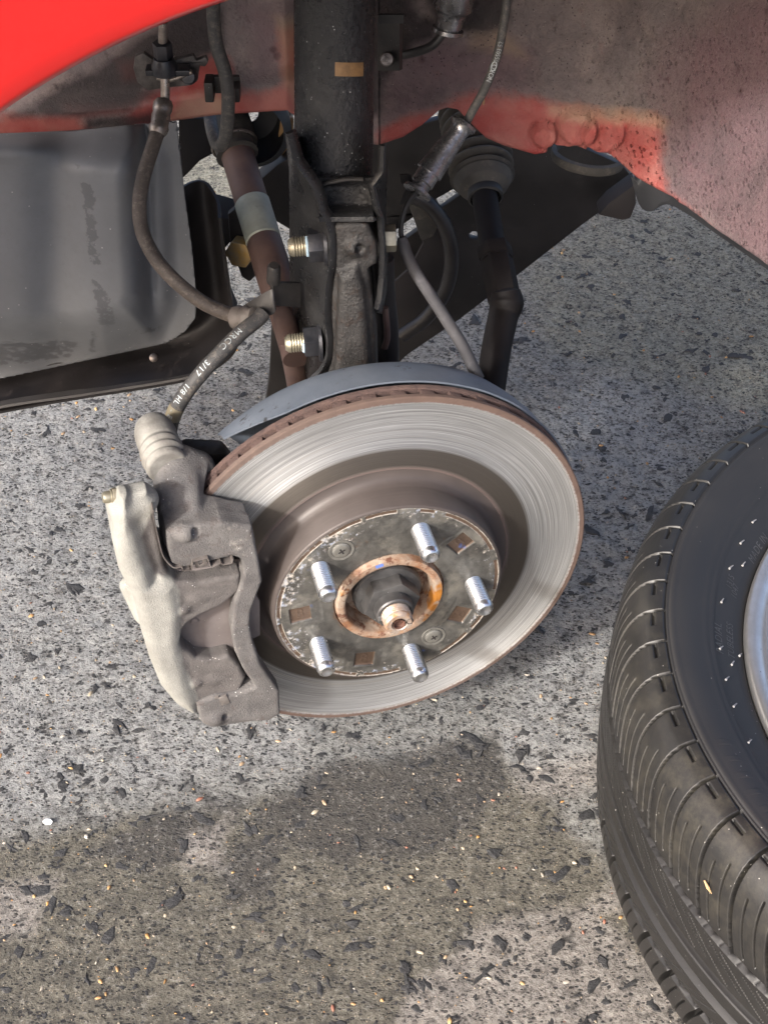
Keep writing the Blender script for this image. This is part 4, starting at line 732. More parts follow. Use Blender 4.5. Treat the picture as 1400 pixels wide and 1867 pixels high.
# ------------------------------------------------------------------ suspension strut and knuckle
at0 = at; YS = .042
strut = thing('suspension_strut', 'black strut tube with an amber tape mark, bolted to the knuckle above the disc', 'strut', (-.03, .09, .42))
def suspension():
    at = lambda px, py, y: at0(px, py, y+YS)
    a = at(608, 322, .092); b = at(611, -140, .135); d = (b-a)/np.linalg.norm(b-a); L = np.linalg.norm(b-a)+.12
    prof = [(.0001, -.006), (.019, -.006), (.0231, -.003), (.0238, .002)]+[(.0238, z) for z in np.linspace(.006, L, 60)]
    V, F = lathe(prof, 96); V = V+0; V[:, :2] *= (1+.003*vnoise(V, 220))[:, None]; MT = axis(a, d)
    part('strut_tube', mesh('strut_tube', *xf(MT, (V, F)), True, None, 60), M_strut, strut)
    # amber tape mark, bent round the tube
    MI = np.linalg.inv(np.array(MT)); c = np.array([*at(640, 119, .09), 1]); lc = MI @ np.array([*at(638, 119, .100), 1]); z0 = lc[2]+.0
    cv = MI[:3, :3] @ (CAM-a); base = math.atan2(cv[1], cv[0]); rt = MI[:3, :3] @ np.array([1., 0, 0]); sg = 1 if math.cos(base)*rt[1]-math.sin(base)*rt[0] > 0 else -1
    P = np.array([[(.02395*math.cos(base+sg*t), .02395*math.sin(base+sg*t), z0+h-.0012*t) for h in np.linspace(-.0042, .0036, 5)] for t in np.linspace(.02, .78, 24)])
    P = P @ np.array(MT)[:3, :3].T+np.array(MT)[:3, 3]; V, F = sheet(P, -.00025); part('tape_mark', mesh('tape_mark', V, F), M_tape, strut)
    rows = np.linspace(236, 684, 110)
    fx = np.interp(rows, [236, 290, 335, 360, 380, 395, 420, 450, 480, 505, 560, 585, 610, 640, 655, 670, 684], [530, 545, 577, 586, 590, 600, 607, 609, 607, 601, 598, 600, 604, 603, 598, 588, 572])
    bx = np.interp(rows, [236, 300, 500, 560, 620, 684], [520, 527, 528, 535, 545, 556])
    def ear(front, back, fy, by, side):
        P = []
        for y, x1, x0 in zip(rows, front, back):
            t = np.linspace(0, 1, 16); row = []
            for k in t:
                px_ = x0+(x1-x0)*k; yy = by+(fy-by)*k**.8; row.append(at(px_, y+10*(1-k), yy))
            e = np.array(row[-1]); row += [e+np.array([-side*.0012, -.002, 0]), e+np.array([-side*.0032, -.0028, 0])]; P.append(row)
        return sheet(np.array(P), .0032)
    V, F = ear(fx, bx, .050, .098, 1); part('clamp_ear', mesh('clamp_ear', V, F, True, None, 50), M_bracket_steel, strut)
    rows2 = rows; rows = np.linspace(262, 560, 80)
    rx = np.interp(rows, [262, 310, 335, 380, 395, 450, 500, 540, 560], [690, 688, 670, 680, 686, 691, 690, 686, 680]); ro = np.interp(rows, [262, 300, 330, 380, 450, 520, 560], [694, 697, 696, 694, 698, 696, 688])
    V, F = ear(rx, ro, .050, .085, -1); part('clamp_ear', mesh('clamp_ear', V, F, True, None, 50), M_bracket_steel, strut)
    # pressed web between the ears
    P = np.array([[at(x, y, .067-.020*smooth01((y-368)/30)-.004*smooth01((340-y)/14)-.004*abs((x-628)/45)**3) for x in np.linspace(582, 680, 24)] for y in np.linspace(324, 404, 28)])
    V, F = sheet(P, .003); part('clamp_web', mesh('clamp_web', V, F), M_strut, strut)
    c = cr([at(x, y, .060) for x, y in [(534, 250), (550, 300), (578, 334), (600, 332), (632, 326), (662, 326)]], 8); part('weld_bead', mesh('weld_bead', *tube(c, .0013, 8)), M_black, strut)
    for (nx, ny), rot in (((578, 446), 12), ((570, 622), 33)):
        p = at(nx, ny, .064); dx = np.array([-1, -.12, -.02]); Mb = axis(p, dx) @ Matrix.Rotation(rad(rot), 4, 'Z')
        nb = part('clamp_nut', mesh('clamp_nut', *xf(Mb, join(hexnut(.0108, -.004, .0058, 0, .0012), lathe([(.0001, -.001), (.0132, -.0035), (.0136, -.0055), (.0001, -.0055)], 36)))), M_nut, strut)
        part('bolt_thread', mesh('bolt_thread', *xf(Mb, thread(.0062, .005, .0178, .0017, .0008, 32, .002)), True, None, 50), M_yzinc, nb)
        pts = [(.0074, -.0045), (.0086, -.002), (.0090, .002), (.0084, .0052)] if ny < 500 else [(.0088, .0005), (.0090, .003), (.0086, .0048)]
        cc = cr([(Mb @ Vector((r_*math.cos(q), r_*math.sin(q), h)))[:] for q, (h, r_) in zip(np.linspace(-.5, .7, len(pts)), [(.0060, .0085), (.0061, .0078), (.0060, .0080), (.0060, .0086)])], 6)
        cv = CAM-p; cl = np.array((Mb.inverted().to_3x3() @ Vector(cv))[:]); q0 = math.atan2(cl[1], cl[0])
        cc = cr([(Mb @ Vector((.0076*math.cos(q0+q), .0076*math.sin(q0+q), .0062)))[:] for q in np.linspace(-.9, .75 if ny < 500 else -.1, 6)], 5); part('paint_mark', mesh('paint_mark', *tube(cc, .0011, 8)), M_paintmark, nb)
    p = at(704, 434, .066); part('bolt_head', mesh('bolt_head', *xf(axis(p, (1, .05, 0)), join(hexnut(.0085, -.004, .006, 0, .001), lathe([(.0001, -.002), (.011, -.003), (.011, -.005), (.0001, -.005)], 28)))), M_yzinc, strut)
    # hose holder on the strut
    A = cr([at(x, y, d) for x, y, d in [(432, 576, .070), (440, 560, .066), (462, 545, .062), (492, 528, .060), (500, 530, .060)]], 6); B = cr([at(x, y, d) for x, y, d in [(448, 592, .064), (462, 586, .060), (480, 580, .056), (498, 572, .055), (502, 566, .055)]], 6)
    V, F = sheet(np.stack([A, A*.5+B*.5+np.array([0, -.002, .001]), B], 1), .0025); hb = part('hose_holder', mesh('hose_holder', V, F), M_black, strut)
    P = np.array([[at(x, y+(.02*(x-500))*0, .060+.0006*(x-500)*.5) for y in np.linspace(515-(x-500)*-.02, 556+(x-500)*.10, 8)] for x in np.linspace(498, 548, 14)]); V, F = sheet(P, .0025); part('holder_tab', mesh('holder_tab', V, F), M_black, hb)
    p = at(499, 500, .062); part('holder_bolt', mesh('holder_bolt', *xf(axis(p, (.1, -.3, 1)), lathe([(.0001, .009), (.003, .0088), (.0042, .007), (.0044, -.006), (.0001, -.006)], 20))), M_black, hb)
suspension()
knuckle = thing('steering_knuckle', 'rough dark cast steering knuckle held between the strut clamp ears', 'knuckle', (-.01, .07, .35))
def knuckle_():
    at = lambda px, py, y: at0(px, py, y+YS)
    f = lambda l, y: [(at(a, b, y)[0], at(a, b, y)[2]) for a, b in l]
    neck = f([(609, 406), (640, 402), (672, 404), (688, 440), (688, 476), (672, 486), (680, 540), (684, 600), (688, 660), (690, 760), (590, 760), (598, 660), (602, 600), (602, 540), (608, 486), (608, 450)], .050)
    ridge = f([(618, 500), (650, 484), (664, 520), (672, 600), (676, 660), (680, 760), (606, 760), (610, 660), (614, 580)], .044)
    bmp = at(647, 449, .048)-np.array([0, YS, 0]); lowp = at(655, 690, .100)-np.array([0, YS, 0])
    def sdf(X, Y, Z):
        Y = Y-YS
        x2, z2 = X[:, :1, :], Z[:, :1, :]; d = extr(sdpoly(x2, z2, neck), Y, .047, .082, .0028); d = smin(d, extr(sdpoly(x2, z2, ridge), Y, .041, .08, .005), .003)
        d = smin(d, np.sqrt((X-bmp[0])**2+(Y-bmp[1]-.001)**2+(Z-bmp[2])**2)-.0065, .004); d = smax(d, -(np.sqrt((X-bmp[0]-.0025)**2+(Y-bmp[1]+.002)**2+(Z-bmp[2])**2)-.003), .002)
        d = smin(d, caps(X, Y, Z, lowp, (0, .085, .19), .018, .030), .006)
        return d+.0002*vnoise(np.stack([X, Y, Z], -1), 120)+.00015*vnoise(np.stack([X, Y, Z], -1), 330)
    part('knuckle_casting', mesh('knuckle_casting', *nets(sdf, (-.075, .03+YS, .14), (.055, .14+YS, .475), .0018), True, None, 0), M_knuckle, knuckle)
    c = cr([at(x, y, d) for x, y, d in [(508, 548, .085), (520, 590, .09), (533, 640, .095), (545, 700, .10), (550, 740, .10)]], 8); part('steering_link', mesh('steering_link', *tube(c, np.interp(np.linspace(0, 1, len(c)), [0, .3, 1], [.0055, .008, .0085]), 16)), M_shaft, knuckle)
    c = cr([at(x, y, d) for x, y, d in [(697, 470, .10), (700, 540, .10), (706, 600, .10), (708, 690, .10)]], 8); part('sensor_bracket', mesh('sensor_bracket', *tube(c, .0075, 12)), M_arm, knuckle)
    c = cr([at(x, y, .09) for x, y in [(702, 560), (706, 610), (701, 634)]], 8); part('bracket_rib', mesh('bracket_rib', *tube(c, .0022, 8)), M_shaft, knuckle)
knuckle_()

# ------------------------------------------------------------------ drive shaft and tie rod
shaft = thing('drive_shaft', 'brown rusty drive shaft with a pale band, running in behind the strut', 'drive shaft', tuple(at(450, 380, .2)))
def drive_shaft():
    a, b = at(412, 214, .31), at(512, 540, .17); d = (b-a)/np.linalg.norm(b-a); L = np.linalg.norm(b-a)
    def s_of(py):                          # distance along the shaft seen at a pixel row
        ts = np.linspace(0, 1, 400); I = toimg(a+np.outer(ts, b-a)); return np.interp(py, I[:, 1], ts)*L
    s1, s2 = s_of(368), s_of(438); r = .0118; M_ = axis(a, d)
    part('shaft_bar', mesh('shaft_bar', *xf(M_, lathe([(.0001, -.02), (r, -.02)]+[(r, z) for z in np.linspace(0, s1, 8)]+[(.0114, s1+.001), (.0114, L+.05), (.0001, L+.05)], 48))), M_shaft, shaft)
    part('damper_band', mesh('damper_band', *xf(M_, lathe([(.0115, s1), (.0124, s1+.001), (.0124, s2-.001), (.0115, s2)], 48))), M_damper, shaft)
    part('shaft_sleeve', mesh('shaft_sleeve', *xf(M_, lathe([(.0116, s2+.0005), (.0123, s2+.002), (.0126, s2+.02), (.0123, s2+.05), (.0115, s2+.052)], 48))), M_shaft, shaft)
    z = s_of(262); part('boot_collar', mesh('boot_collar', *xf(M_, lathe([(.0122, z-.028), (.0165, z-.026), (.0168, z-.006), (.0152, z), (.0142, z+.004), (.0152, z+.010), (.0118, z+.011)], 48))), M_bootm, shaft)
    c = cr([(M_ @ Vector((.0158*math.cos(q), .0158*math.sin(q), z+.001)))[:] for q in np.linspace(0, 2*math.pi, 40)], 2); part('boot_clamp', mesh('boot_clamp', *tube(c, .0012, 8, False)), M_lead, shaft)
drive_shaft()
tie = thing('tie_rod', 'black tie rod with ribbed rubber bellows, dropping behind the right of the disc', 'tie rod', tuple(at(890, 420, .25)))
def tie_rod():
    a, b = at(862, 205, .345), at(884, 352, .275); d = (b-a)/np.linalg.norm(b-a); L = np.linalg.norm(b-a); prof = []
    for z in np.linspace(0, 1, 160):
        big = .0240-.003*z if z < .80 else np.interp(z, [.80, .83, .92, 1], [.0205, .0215, .0180, .0112]); prof.append((big+(.0085*(abs(math.cos(z/.80*7*math.pi))-.75) if z < .80 else 0), z*L))
    part('rubber_bellows', mesh('rubber_bellows', *xf(axis(a, d), lathe(prof, 64)), True, None, 0), M_bootm, tie)
    part('bellows_clamp', mesh('bellows_clamp', *xf(axis(b, d), lathe([(.0112, -.004), (.0128, -.002), (.0128, .004), (.0112, .005)], 40))), M_rubber, tie)
    c = np.array([at(880, 335, .28), at(890, 400, .25), at(902, 470, .215)]); part('inner_rod', mesh('inner_rod', *tube(cr(c, 8), .0092, 24)), M_rod, tie)
    p, q = at(903, 462, .215), at(922, 560, .175); dd = (q-p)/np.linalg.norm(q-p); l = np.linalg.norm(q-p)
    part('lock_nut', mesh('lock_nut', *xf(axis(p-dd*.006, dd), join(hexnut(.0125, 0, .010, 0, .001), lathe([(.0001, .010), (.0112, .010), (.0112, .012), (.0001, .012)], 24)))), M_rod, tie)
    part('rod_sleeve', mesh('rod_sleeve', *xf(axis(p, dd), join(hexnut(.0120, .004, l*.92, 0, .0015)))), M_rod, tie)
    c = np.array([at(921, 525, .181), at(923, 552, .175), at(916, 582, .166), at(904, 640, .14), at(893, 720, .11)]); part('rod_end', mesh('rod_end', *tube(cr(c, 10), np.interp(np.linspace(0, 1, 41), [0, .05, .25, .45, 1], [.003, .010, .0122, .0104, .0098]), 24)), M_rod, tie)
    c = cr([at(900, 480, .200), at(907, 512, .188)], 8); part('rod_end_scratch', mesh('rod_end_scratch', *tube(c, .0007, 6)), M_lead, tie)
tie_rod()

# ------------------------------------------------------------------ brake hose, cables
hose = thing('brake_hose', 'flexible brake hose looping from the inner panel past the strut to the caliper', 'brake hose', tuple(at(300, 400, .15)))
def brake_hose():
    up = cr([at(x, y, d) for x, y, d in [(290, 232, .187), (276, 275, .173), (262, 320, .16), (254, 370, .147), (259, 420, .135), (283, 470, .122), (320, 512, .112), (365, 548, .108), (405, 568, .106), (440, 580, .105)]], 14)
    part('upper_hose', mesh('upper_hose', *tube(up, .0046, 24)), M_hose, hose, label='brown dusty upper run of the hose')
    pipe = cr([at(x, y, d) for x, y, d in [(297, 40, .208), (297, 75, .208), (298, 120, .206), (301, 152, .203), (301, 185, .20)]], 8); part('metal_pipe', mesh('metal_pipe', *tube(pipe, .0029, 16)), M_lead, hose)
    a, b = at(299, 182, .200), at(287, 246, .183); d = (b-a)/np.linalg.norm(b-a); l = np.linalg.norm(b-a); part('crimp_fitting', mesh('crimp_fitting', *xf(axis(a, d), lathe([(.0001, 0), (.0050, .000), (.0064, .0025), (.0062, l*.30), (.0056, l*.36), (.0062, l*.45), (.0056, l*.68), (.0064, l*.78), (.0060, l*.90), (.0046, l)], 32), ), True, None, 60), M_lead, hose)
    lo = cr([at(x, y, d) for x, y, d in [(452, 588, .098), (480, 571, .096), (470, 582, .092), (440, 606, .083), (405, 640, .073), (365, 683, .064), (335, 722, .060), (315, 760, .058), (308, 800, .066), (312, 850, .075)]][1:], 14)
    part('lower_hose', mesh('lower_hose', *tube(lo, .0049, 24)), M_hose2, hose, label='black lower run of the hose with white printing')
    I = toimg(lo); Ls = np.r_[0, np.cumsum(np.linalg.norm(np.diff(lo, axis=0), axis=1))]; s_at = lambda x: Ls[np.argmin(np.abs(I[:, 0]-x))]
    for t, x, sz, m in (('MRCC', 441, .0054, M_wprint), ('3/17', 384, .0052, M_white), ('1/8 HL', 351, .0050, M_white), ('- E', 322, .0046, M_wprint)):
        part('hose_print', mesh('hose_print', *on_tube(t, lo, .0049, s_at(x), sz, False, .35, 1.15), False), m, hose)
    a = at(452, 585, .060); part('grommet', mesh('grommet', *xf(axis(at(430, 579, .105), at(470, 578, .098)-at(430, 579, .105)), lathe([(.0001, -.002), (.0072, -.001), (.0080, .003), (.0066, .006), (.0076, .009), (.0062, .012), (.0070, .015), (.0001, .018)], 32))), worn('dusty_hose_grommet', (.09, .078, .068), (.16, .14, .125), 60), hose)
    k = np.argmin(np.abs(I[:, 1]-752)); part('hose_band', mesh('hose_band', *tube(lo[k-4:k+4], .0051, 24, False)), worn('yellow_brown_band', (.16, .13, .08), (.22, .19, .13), 90, (.4, .6)), hose)
brake_hose()
cable = thing('hanging_cable', 'smooth grey cable looping down below the frame rail left of the strut', 'cable', tuple(at(410, 160, .22)))
c = cr([at(x, y, d) for x, y, d in [(388, -20, .215), (390, 40, .215), (396, 85, .215), (410, 130, .214), (416, 170, .214), (415, 215, .214), (411, 248, .216), (404, 264, .220), (394, 258, .232), (386, 232, .25), (382, 200, .268), (382, 170, .29)]], 12)
part('cable_loop', mesh('cable_loop', *tube(c, .0044, 20)), M_cable, cable)
sensor = thing('sensor_cable', 'thin wheel speed sensor cable with a shiny metal sleeve, right of the strut', 'sensor cable', tuple(at(800, 280, .18)))
def sensor_cable():
    c = cr([at(x, y, d) for x, y, d in [(926, -60, .17), (924, 0, .17), (917, 50, .17), (905, 105, .17), (884, 160, .17), (862, 200, .17), (845, 232, .17)]], 14)
    part('upper_cable', mesh('upper_cable', *tube(c, .0027, 16)), M_cable, sensor); I = toimg(c); Ls = np.r_[0, np.cumsum(np.linalg.norm(np.diff(c, axis=0), axis=1))]; s_at = lambda y: Ls[np.argmin(np.abs(I[:, 1]-y))]
    part('cable_print', mesh('cable_print', *on_tube('NORO', c, .0027, s_at(146), .0040, True, -.1, 1.0), False), M_white, sensor)
    part('cable_print', mesh('cable_print', *on_tube('05503 52', c, .0027, s_at(107), .0036, True, -.1, 1.0), False), M_wprint, sensor)
    q = []
    T, N, B = frames(c); k = np.argmin(np.abs(I[:, 1]-116))
    for t in np.linspace(0, 2*math.pi, 25): q.append(c[k]+T[k]*.0030*math.cos(t)+B[k]*.0015*math.sin(t)+N[k]*.0026)
    part('cable_logo', mesh('cable_logo', *tube(cr(q, 2), .0003, 6, False)), M_white, sensor)
    a, b = at(845, 226, .168), at(782, 314, .150); d = (b-a)/np.linalg.norm(b-a); l = np.linalg.norm(b-a)
    part('metal_sleeve', mesh('metal_sleeve', *xf(axis(a, d), lathe([(.003, -.001), (.0085, -.001), (.0088, .001), (.0066, .003), (.0062, .006), (.0085, l-.002), (.0088, l), (.004, l+.001)], 40)), True, None, 50), M_sleeve, sensor)
    p, q = at(782, 314, .150), at(762, 346, .142); part('sleeve_nose', mesh('sleeve_nose', *xf(axis(p, q-p), lathe([(.004, 0), (.0072, .0005), (.0072, .008), (.0060, .0085), (.0060, .0125), (.0095, .013), (.0095, .015), (.003, .0155)], 36)), True, None, 40), M_sleeve, sensor)
    P = np.array([[at(x+dx, y, .146+.004*abs(dx)/14) for dx in (-14, -7, 0, 7)] for x, y in [(742, 318), (745, 332), (752, 346), (746, 362), (742, 372)]]); V, F = sheet(P, .0015); part('sleeve_clip', mesh('sleeve_clip', V, F), M_arm, sensor)
    c = cr([at(x, y, d) for x, y, d in [(760, 348, .142), (744, 368, .136), (734, 395, .130), (731, 425, .126), (737, 440, .122)]], 10); part('thin_wire', mesh('thin_wire', *tube(c, .0016, 12)), M_rubber, sensor)
    c = cr([at(x, y, d) for x, y, d in [(732, 432, .124), (741, 462, .120), (757, 495, .116), (785, 538, .112), (815, 585, .107), (843, 630, .101), (872, 690, .095)]], 12); part('grey_sleeve', mesh('grey_sleeve', *tube(c, np.interp(np.linspace(0, 1, len(c)), [0, .08, 1], [.0030, .0037, .0040]), 20)), M_greyrub, sensor)
sensor_cable()
conn = thing('wire_connector', 'dark oily cable fitting with a thin bent pipe at the top right of the strut', 'cable fitting', tuple(at(815, 40, .25)))
def connector():
    p, q = at(838, -45, .25), at(815, 58, .245); d = (q-p)/np.linalg.norm(q-p); l = np.linalg.norm(q-p)
    part('fitting_body', mesh('fitting_body', *xf(axis(p, d), lathe([(.001, 0), (.012, 0), (.013, l*.55), (.0108, l*.62), (.0100, l*.64), (.0092, l*.70), (.0085, l*.92), (.0102, l*.93), (.0104, l), (.003, l+.001)], 40)), True, None, 45), M_sleeve, conn)
    c = cr([at(x, y, d_) for x, y, d_ in [(808, 58, .245), (798, 72, .244), (785, 84, .244), (765, 92, .246), (740, 98, .25), (700, 104, .26)]], 10); part('bent_pipe', mesh('bent_pipe', *tube(c, .0030, 14)), M_black, conn)
    P = np.array([[at(x, y, .235-.0003*(x-690)) for x in np.linspace(688, 728, 10)] for y in np.linspace(28, 128, 16)]); V, F = sheet(P, .003); br = part('fitting_bracket', mesh('fitting_bracket', V, F), M_black, conn)
    p = at(705, 107, .225); part('bracket_bolt', mesh('bracket_bolt', *xf(axis(p, CAM-p), lathe([(.0001, .0045), (.0012, .0044), (.0014, .0030), (.0038, .0028), (.0046, .0015), (.0046, -.006), (.0001, -.006)], 28))), M_lead, br)
    P = np.array([[at(x, y, .20) for x in np.linspace(690, 736, 8)] for y in np.linspace(26, 42, 5)]); V, F = sheet(P, .002); part('bracket_lip', mesh('bracket_lip', V, F), M_arm, br)
connector()
# ------------------------------------------------------------------ the wheel taken off, lying flat on the concrete
WC = np.array([.4572, -.063, 0.]); wheel = thing('removed_wheel', 'black tyre on a silver rim lying flat on the concrete at the right', 'wheel', tuple(WC))
def car_wheel():
    half = [(.2335, .160), (.2338, .1725), (.2375, .1770), (.2430, .1815), (.2500, .1860), (.2545, .1890), (.2565, .1905), (.2700, .1975), (.2800, .1998), (.2890, .1992), (.2960, .1968), (.3000, .1940), (.3040, .1898), (.3085, .1820), (.3122, .1710), (.3146, .1560), (.3160, .1380), (.3168, .1180), (.3171, .1)]
    prof = np.array(half+[(r, .2-z) for r, z in half[::-1][1:]]); c = cr(prof, 14); L = np.r_[0, np.cumsum(np.hypot(*np.diff(c, axis=0).T))]
    s = np.linspace(0, L[-1], 900); r = np.interp(s, L, c[:, 0]); z = np.interp(s, L, c[:, 1])
    wgt = np.where((r > .300), 3.2, np.where((z > .1), 1.3, .35)); wgt = np.where((r > .284), 3.2, wgt); cu = np.cumsum(wgt); sel = np.interp(np.linspace(cu[0], cu[-1], 370), cu, s); r = np.interp(sel, L, c[:, 0]); z = np.interp(sel, L, c[:, 1])
    tn = np.stack([np.gradient(r), np.gradient(z)], 1); tn /= np.linalg.norm(tn, axis=1)[:, None]; nr, nz = tn[:, 1], -tn[:, 0]; sgn = np.sign(nr[len(r)//2]); nr, nz = nr*sgn, nz*sgn
    th = np.r_[np.linspace(rad(118), rad(264), 2100), np.linspace(rad(266), rad(478), 150)[1:-1]]
    T, Zz = np.meshgrid(th, z, indexing='ij'); Rr = np.broadcast_to(r, T.shape); N = 68; pitch = 2*np.pi*.316/N
    D = np.zeros(T.shape); cut = lambda a, w_, dep: dep*smooth01(.5+(w_-np.abs(a))/.0005)
    edge = lambda lo, hi, wob=0: smooth01(.5+np.minimum(Zz-lo-wob, hi-wob*0-Zz)/.0010)
    tread = (Rr > .2985); up = np.argmax(z[:len(z)//2]); sA = np.interp(-.1415, -z[up:], sel[up:]); sE = np.interp(.2865, r[:up+30], sel[:up+30]); SS = np.broadcast_to(sel, T.shape); Lt = L[-1]
    u = T*N/(2*np.pi)
    for flip in (0, 1):
        z_ = Zz if not flip else .2-Zz; ss = SS if not flip else Lt-SS; q = np.clip((ss-sE)/(sA-sE), 0, 1.1); ph = (u+flip*.4-.55*q**2.2) % 1-.5; inn = (ss > sE) & (ss < sA+.001)
        D = np.maximum(D, inn*cut(ph*pitch, .0011+.0005*smooth01(q), .0085*smooth01(1.25-abs(q-.55)*1.1)))
        for o, a0, a1 in ((.33, .34, .93), (-.33, .44, .97)):
            p2 = (ph+o+.5) % 1-.5; D = np.maximum(D, cut(p2*pitch, .00045, .0040)*(q > a0)*(q < a1))
        phs = (u+flip*.4) % 1; D = np.maximum(D, cut(ss-sE-.0075, .0007, .0034)*(phs > .56)*(phs < .97)*(ss < sA)); D = np.maximum(D, cut(ss-sE, .0006, .0022)*(ss < sA))
        zig = .0009*np.abs(((u*2+flip) % 1)-.5)*2
        D = np.maximum(D, .0090*smooth01(.5+np.minimum(z_-(.1345+zig*.6), (.1410-zig*.4)-z_)/.0008)*tread)
    for lo, hi in ((.1020, .1092), (.0812, .0898)): D = np.maximum(D, .0088*edge(lo, hi))
    for a0, a1, k in ((.1115, .1320, 1.4), (.0590, .0790, -1.2)):
        p3 = (u+(Zz-(a0+a1)/2)/.020*k) % 1-.5; D = np.maximum(D, cut(p3*pitch, .0005, .0030)*(Zz > a0)*(Zz < a1)); p4 = (u+.36+(Zz-(a0+a1)/2)/.020*k) % 1-.5; D = np.maximum(D, cut(p4*pitch, .00035, .0022)*(Zz > a0+.004)*(Zz < a1))
    sw = np.where((SS < sE-.001) & (Zz > .1), 1., 0.)
    H = sw*(.0011*smooth01(1-np.abs(Rr-.2552)/.0010)+.0006*smooth01(1-np.abs(Rr-.2600)/.0012)-.0009*smooth01(1-np.abs(Rr-.2795)/.0008)+.0010*smooth01(1-np.abs(Rr-.2825)/.0012)-.0008*smooth01(1-np.abs(Rr-.2845)/.0007)+.0005*smooth01(1-np.abs(Rr-.2405)/.0008))
    rip = (np.sin(u*2*np.pi*2.0) > .55)*smooth01(1-np.abs(Rr-.271)/.006)*(np.cos(T*3+1.0) > .1); H = H+sw*.0004*rip
    rr = Rr+nr*(H-D); zz = Zz+nz*(H-D); P = np.stack([WC[0]+rr*np.cos(T), WC[1]+rr*np.sin(T), np.maximum(zz, .0004)], -1)
    tr = smooth01((Rr-.2855)/.002); dust = tr*smooth01((Zz-.142)/.01)*(.45+.55*smooth01(.5+vnoise(P, 26)))*smooth01((T-rad(150))/rad(50))
    n, m = T.shape; i, j = np.meshgrid(np.arange(n), np.arange(m-1), indexing='ij'); a = (i*m+j).ravel(); b = (((i+1) % n)*m+j).ravel(); F = np.stack([a, b, b+1, a+1], 1)
    ty = part('tyre', mesh('tyre', P.reshape(-1, 3), F, True, dict(tread=tr.ravel(), dust=dust.ravel()), 0), M_tyre, wheel)
    zs = lambda q: np.interp(q, [h[0] for h in half[1:10]], [h[1] for h in half[1:10]])
    def curved(txt, px, py, size, r_off=0, sp=1.1):
        p = atz(px, py, .183)-WC; r0 = math.hypot(p[0], p[1])+r_off; a0 = math.atan2(p[1], p[0]); G, Fc = glyphs(txt, size, sp)
        V = np.array([[WC[0]+(r0+y)*math.cos(a0-x/r0), WC[1]+(r0+y)*math.sin(a0-x/r0), zs(r0+y)+.0004] for x, y in G]); part('sidewall_text', mesh('sidewall_text', V, Fc, False), M_beadlet, ty)
    curved('MADE IN', 1374, 1016, .0066, -.001, 1.15); curved('1315', 1333, 1076, .0058); curved('1047', 1343, 1088, .0058)
    curved('RADIAL', 1318, 1200, .0072); curved('TUBELESS', 1341, 1199, .0066)
    for px, py, dx, dy in ((1375, 950, 8, -6), (1353, 988, 8, -7), (1333, 1034, 8, -7), (1356, 1028, 6, -8), (1317, 1095, 5, -8), (1315, 1181, 7, -6), (1336, 1209, 5, -8), (1326, 1237, 7, -7), (1340, 1286, 7, -7), (1350, 1194, 5, -5), (1367, 1352, 7, -7)):
        def onside(x, y):
            zz_ = .19
            for _ in range(6):
                p = atz(x, y, zz_); zz_ = zs(math.hypot(p[0]-WC[0], p[1]-WC[1]))+.0009
            return p
        part('rubber_hair', mesh('rubber_hair', *tube(np.array([onside(px-dx*.42, py-dy*.42), onside(px, py)+np.array([0, 0, .0004]), onside(px+dx*.42, py+dy*.42)]), [.0008, .00045, .0004], 8)), M_tick, ty)
    R = part('rim', mesh('rim', *xf(Matrix.Translation(Vector(WC)), lathe([(.2320, .1680), (.2338, .1735), (.2334, .1768), (.2312, .1786), (.2270, .1790), (.2235, .1776), (.2205, .1745), (.2185, .1722), (.2165, .1718), (.2140, .1735), (.2105, .1775), (.2060, .1795), (.1960, .1785), (.1700, .1700), (.1200, .1560), (.0700, .1500), (.0360, .1500), (.0340, .1530), (.0200, .1540), (.0001, .1540)], 260), ), True, None, 60), M_wheel, wheel)
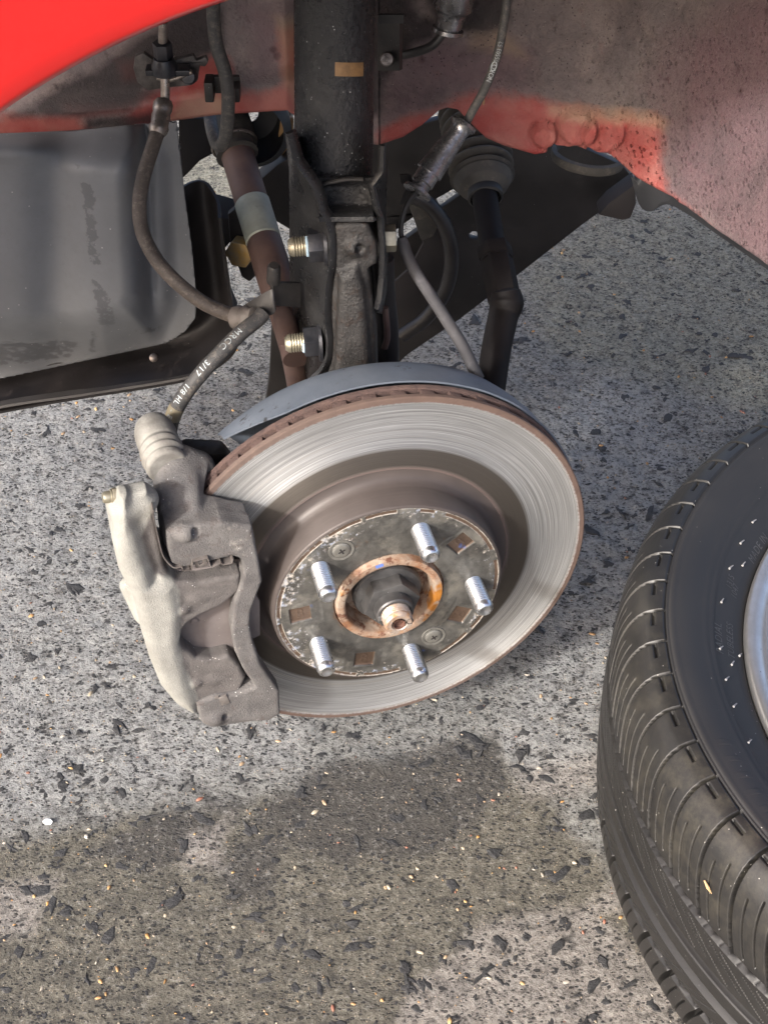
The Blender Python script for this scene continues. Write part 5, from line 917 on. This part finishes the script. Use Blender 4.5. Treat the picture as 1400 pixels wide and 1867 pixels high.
    for k in range(5):
        a = k*2*math.pi/5+.3
        part('lug_hole', mesh('lug_hole', *xf(Matrix.Translation((WC[0]+.0572*math.cos(a), WC[1]+.0572*math.sin(a), .1502)), lathe([(.0125, .0004), (.0115, .0006), (.0095, .0002), (.0001, .0002)], 24))), M_dark, R)
        V, F = lathe([(.020, .0006), (.018, .0004), (.0001, .0002)], 30); V[:, 0] *= 1.7; part('vent_hole', mesh('vent_hole', *xf(Matrix.Translation((WC[0]+.145*math.cos(a+.6), WC[1]+.145*math.sin(a+.6), .1634)) @ Matrix.Rotation(a+.6+math.pi/2, 4, 'Z') @ Matrix.Rotation(rad(0), 4, 'X') @ Matrix.Rotation(rad(-15), 4, 'Y') if False else Matrix.Translation((WC[0]+.145*math.cos(a+.6), WC[1]+.145*math.sin(a+.6), .1652)) @ Matrix.Rotation(a+.6+math.pi/2, 4, 'Z') @ Matrix.Rotation(rad(16), 4, 'X'), (V, F))), M_dark, R)
    R2 = part('rim_barrel', mesh('rim_barrel', *xf(Matrix.Translation(Vector(WC)), lathe([(.2325, .168), (.222, .15), (.205, .12), (.205, .06), (.225, .04), (.2330, .03)], 120))), M_wheel, wheel)
car_wheel()
def litter():
    p = atz(87, 1500, .0005); q = np.array([p+np.array([.006*math.cos(a)*k, .005*math.sin(a)*k, .0009*math.sin(3*a)+.001]) for a, k in zip(np.linspace(0, 2*math.pi, 9)[:-1], (.6, .45, .7, .5, .6, .4, .62, .55))]); V = np.vstack([q, q-np.array([0, 0, .0008])])
    o = part('paper_scrap', mesh('paper_scrap', V, [list(range(8)), list(range(15, 7, -1))]+[[i, i+8, (i+1) % 8+8, (i+1) % 8] for i in range(8)], False), Mat('white_scrap').done((.8, .82, .84), .7)); o['label'] = 'small white scrap lying on the concrete at the lower left'; o['category'] = 'scrap'
    c = np.array([at(1283, 1606, -.245), at(1292, 1620, -.247), at(1296, 1629, -.249)])
    o = part('wood_splinter', None or mesh('wood_splinter', *tube(np.array([atz(1284, 1606, .168), atz(1291, 1620, .166), atz(1297, 1630, .163)]), [.0005, .0010, .0003], 8)), Mat('pale_straw').done((.40, .27, .14), .7)); o['label'] = 'tan wood splinter stuck on the tyre shoulder'; o['category'] = 'splinter'
    o = part('straw_bit', mesh('straw_bit', *tube(np.array([at(880, 175, .262), at(882, 183, .261), at(881, 190, .262)]), [.0005, .0008, .0005], 8)), bpy.data.materials['pale_straw']); o['label'] = 'tiny pale straw fleck on the red inner panel beside the sensor cable'; o['category'] = 'straw'
litter()
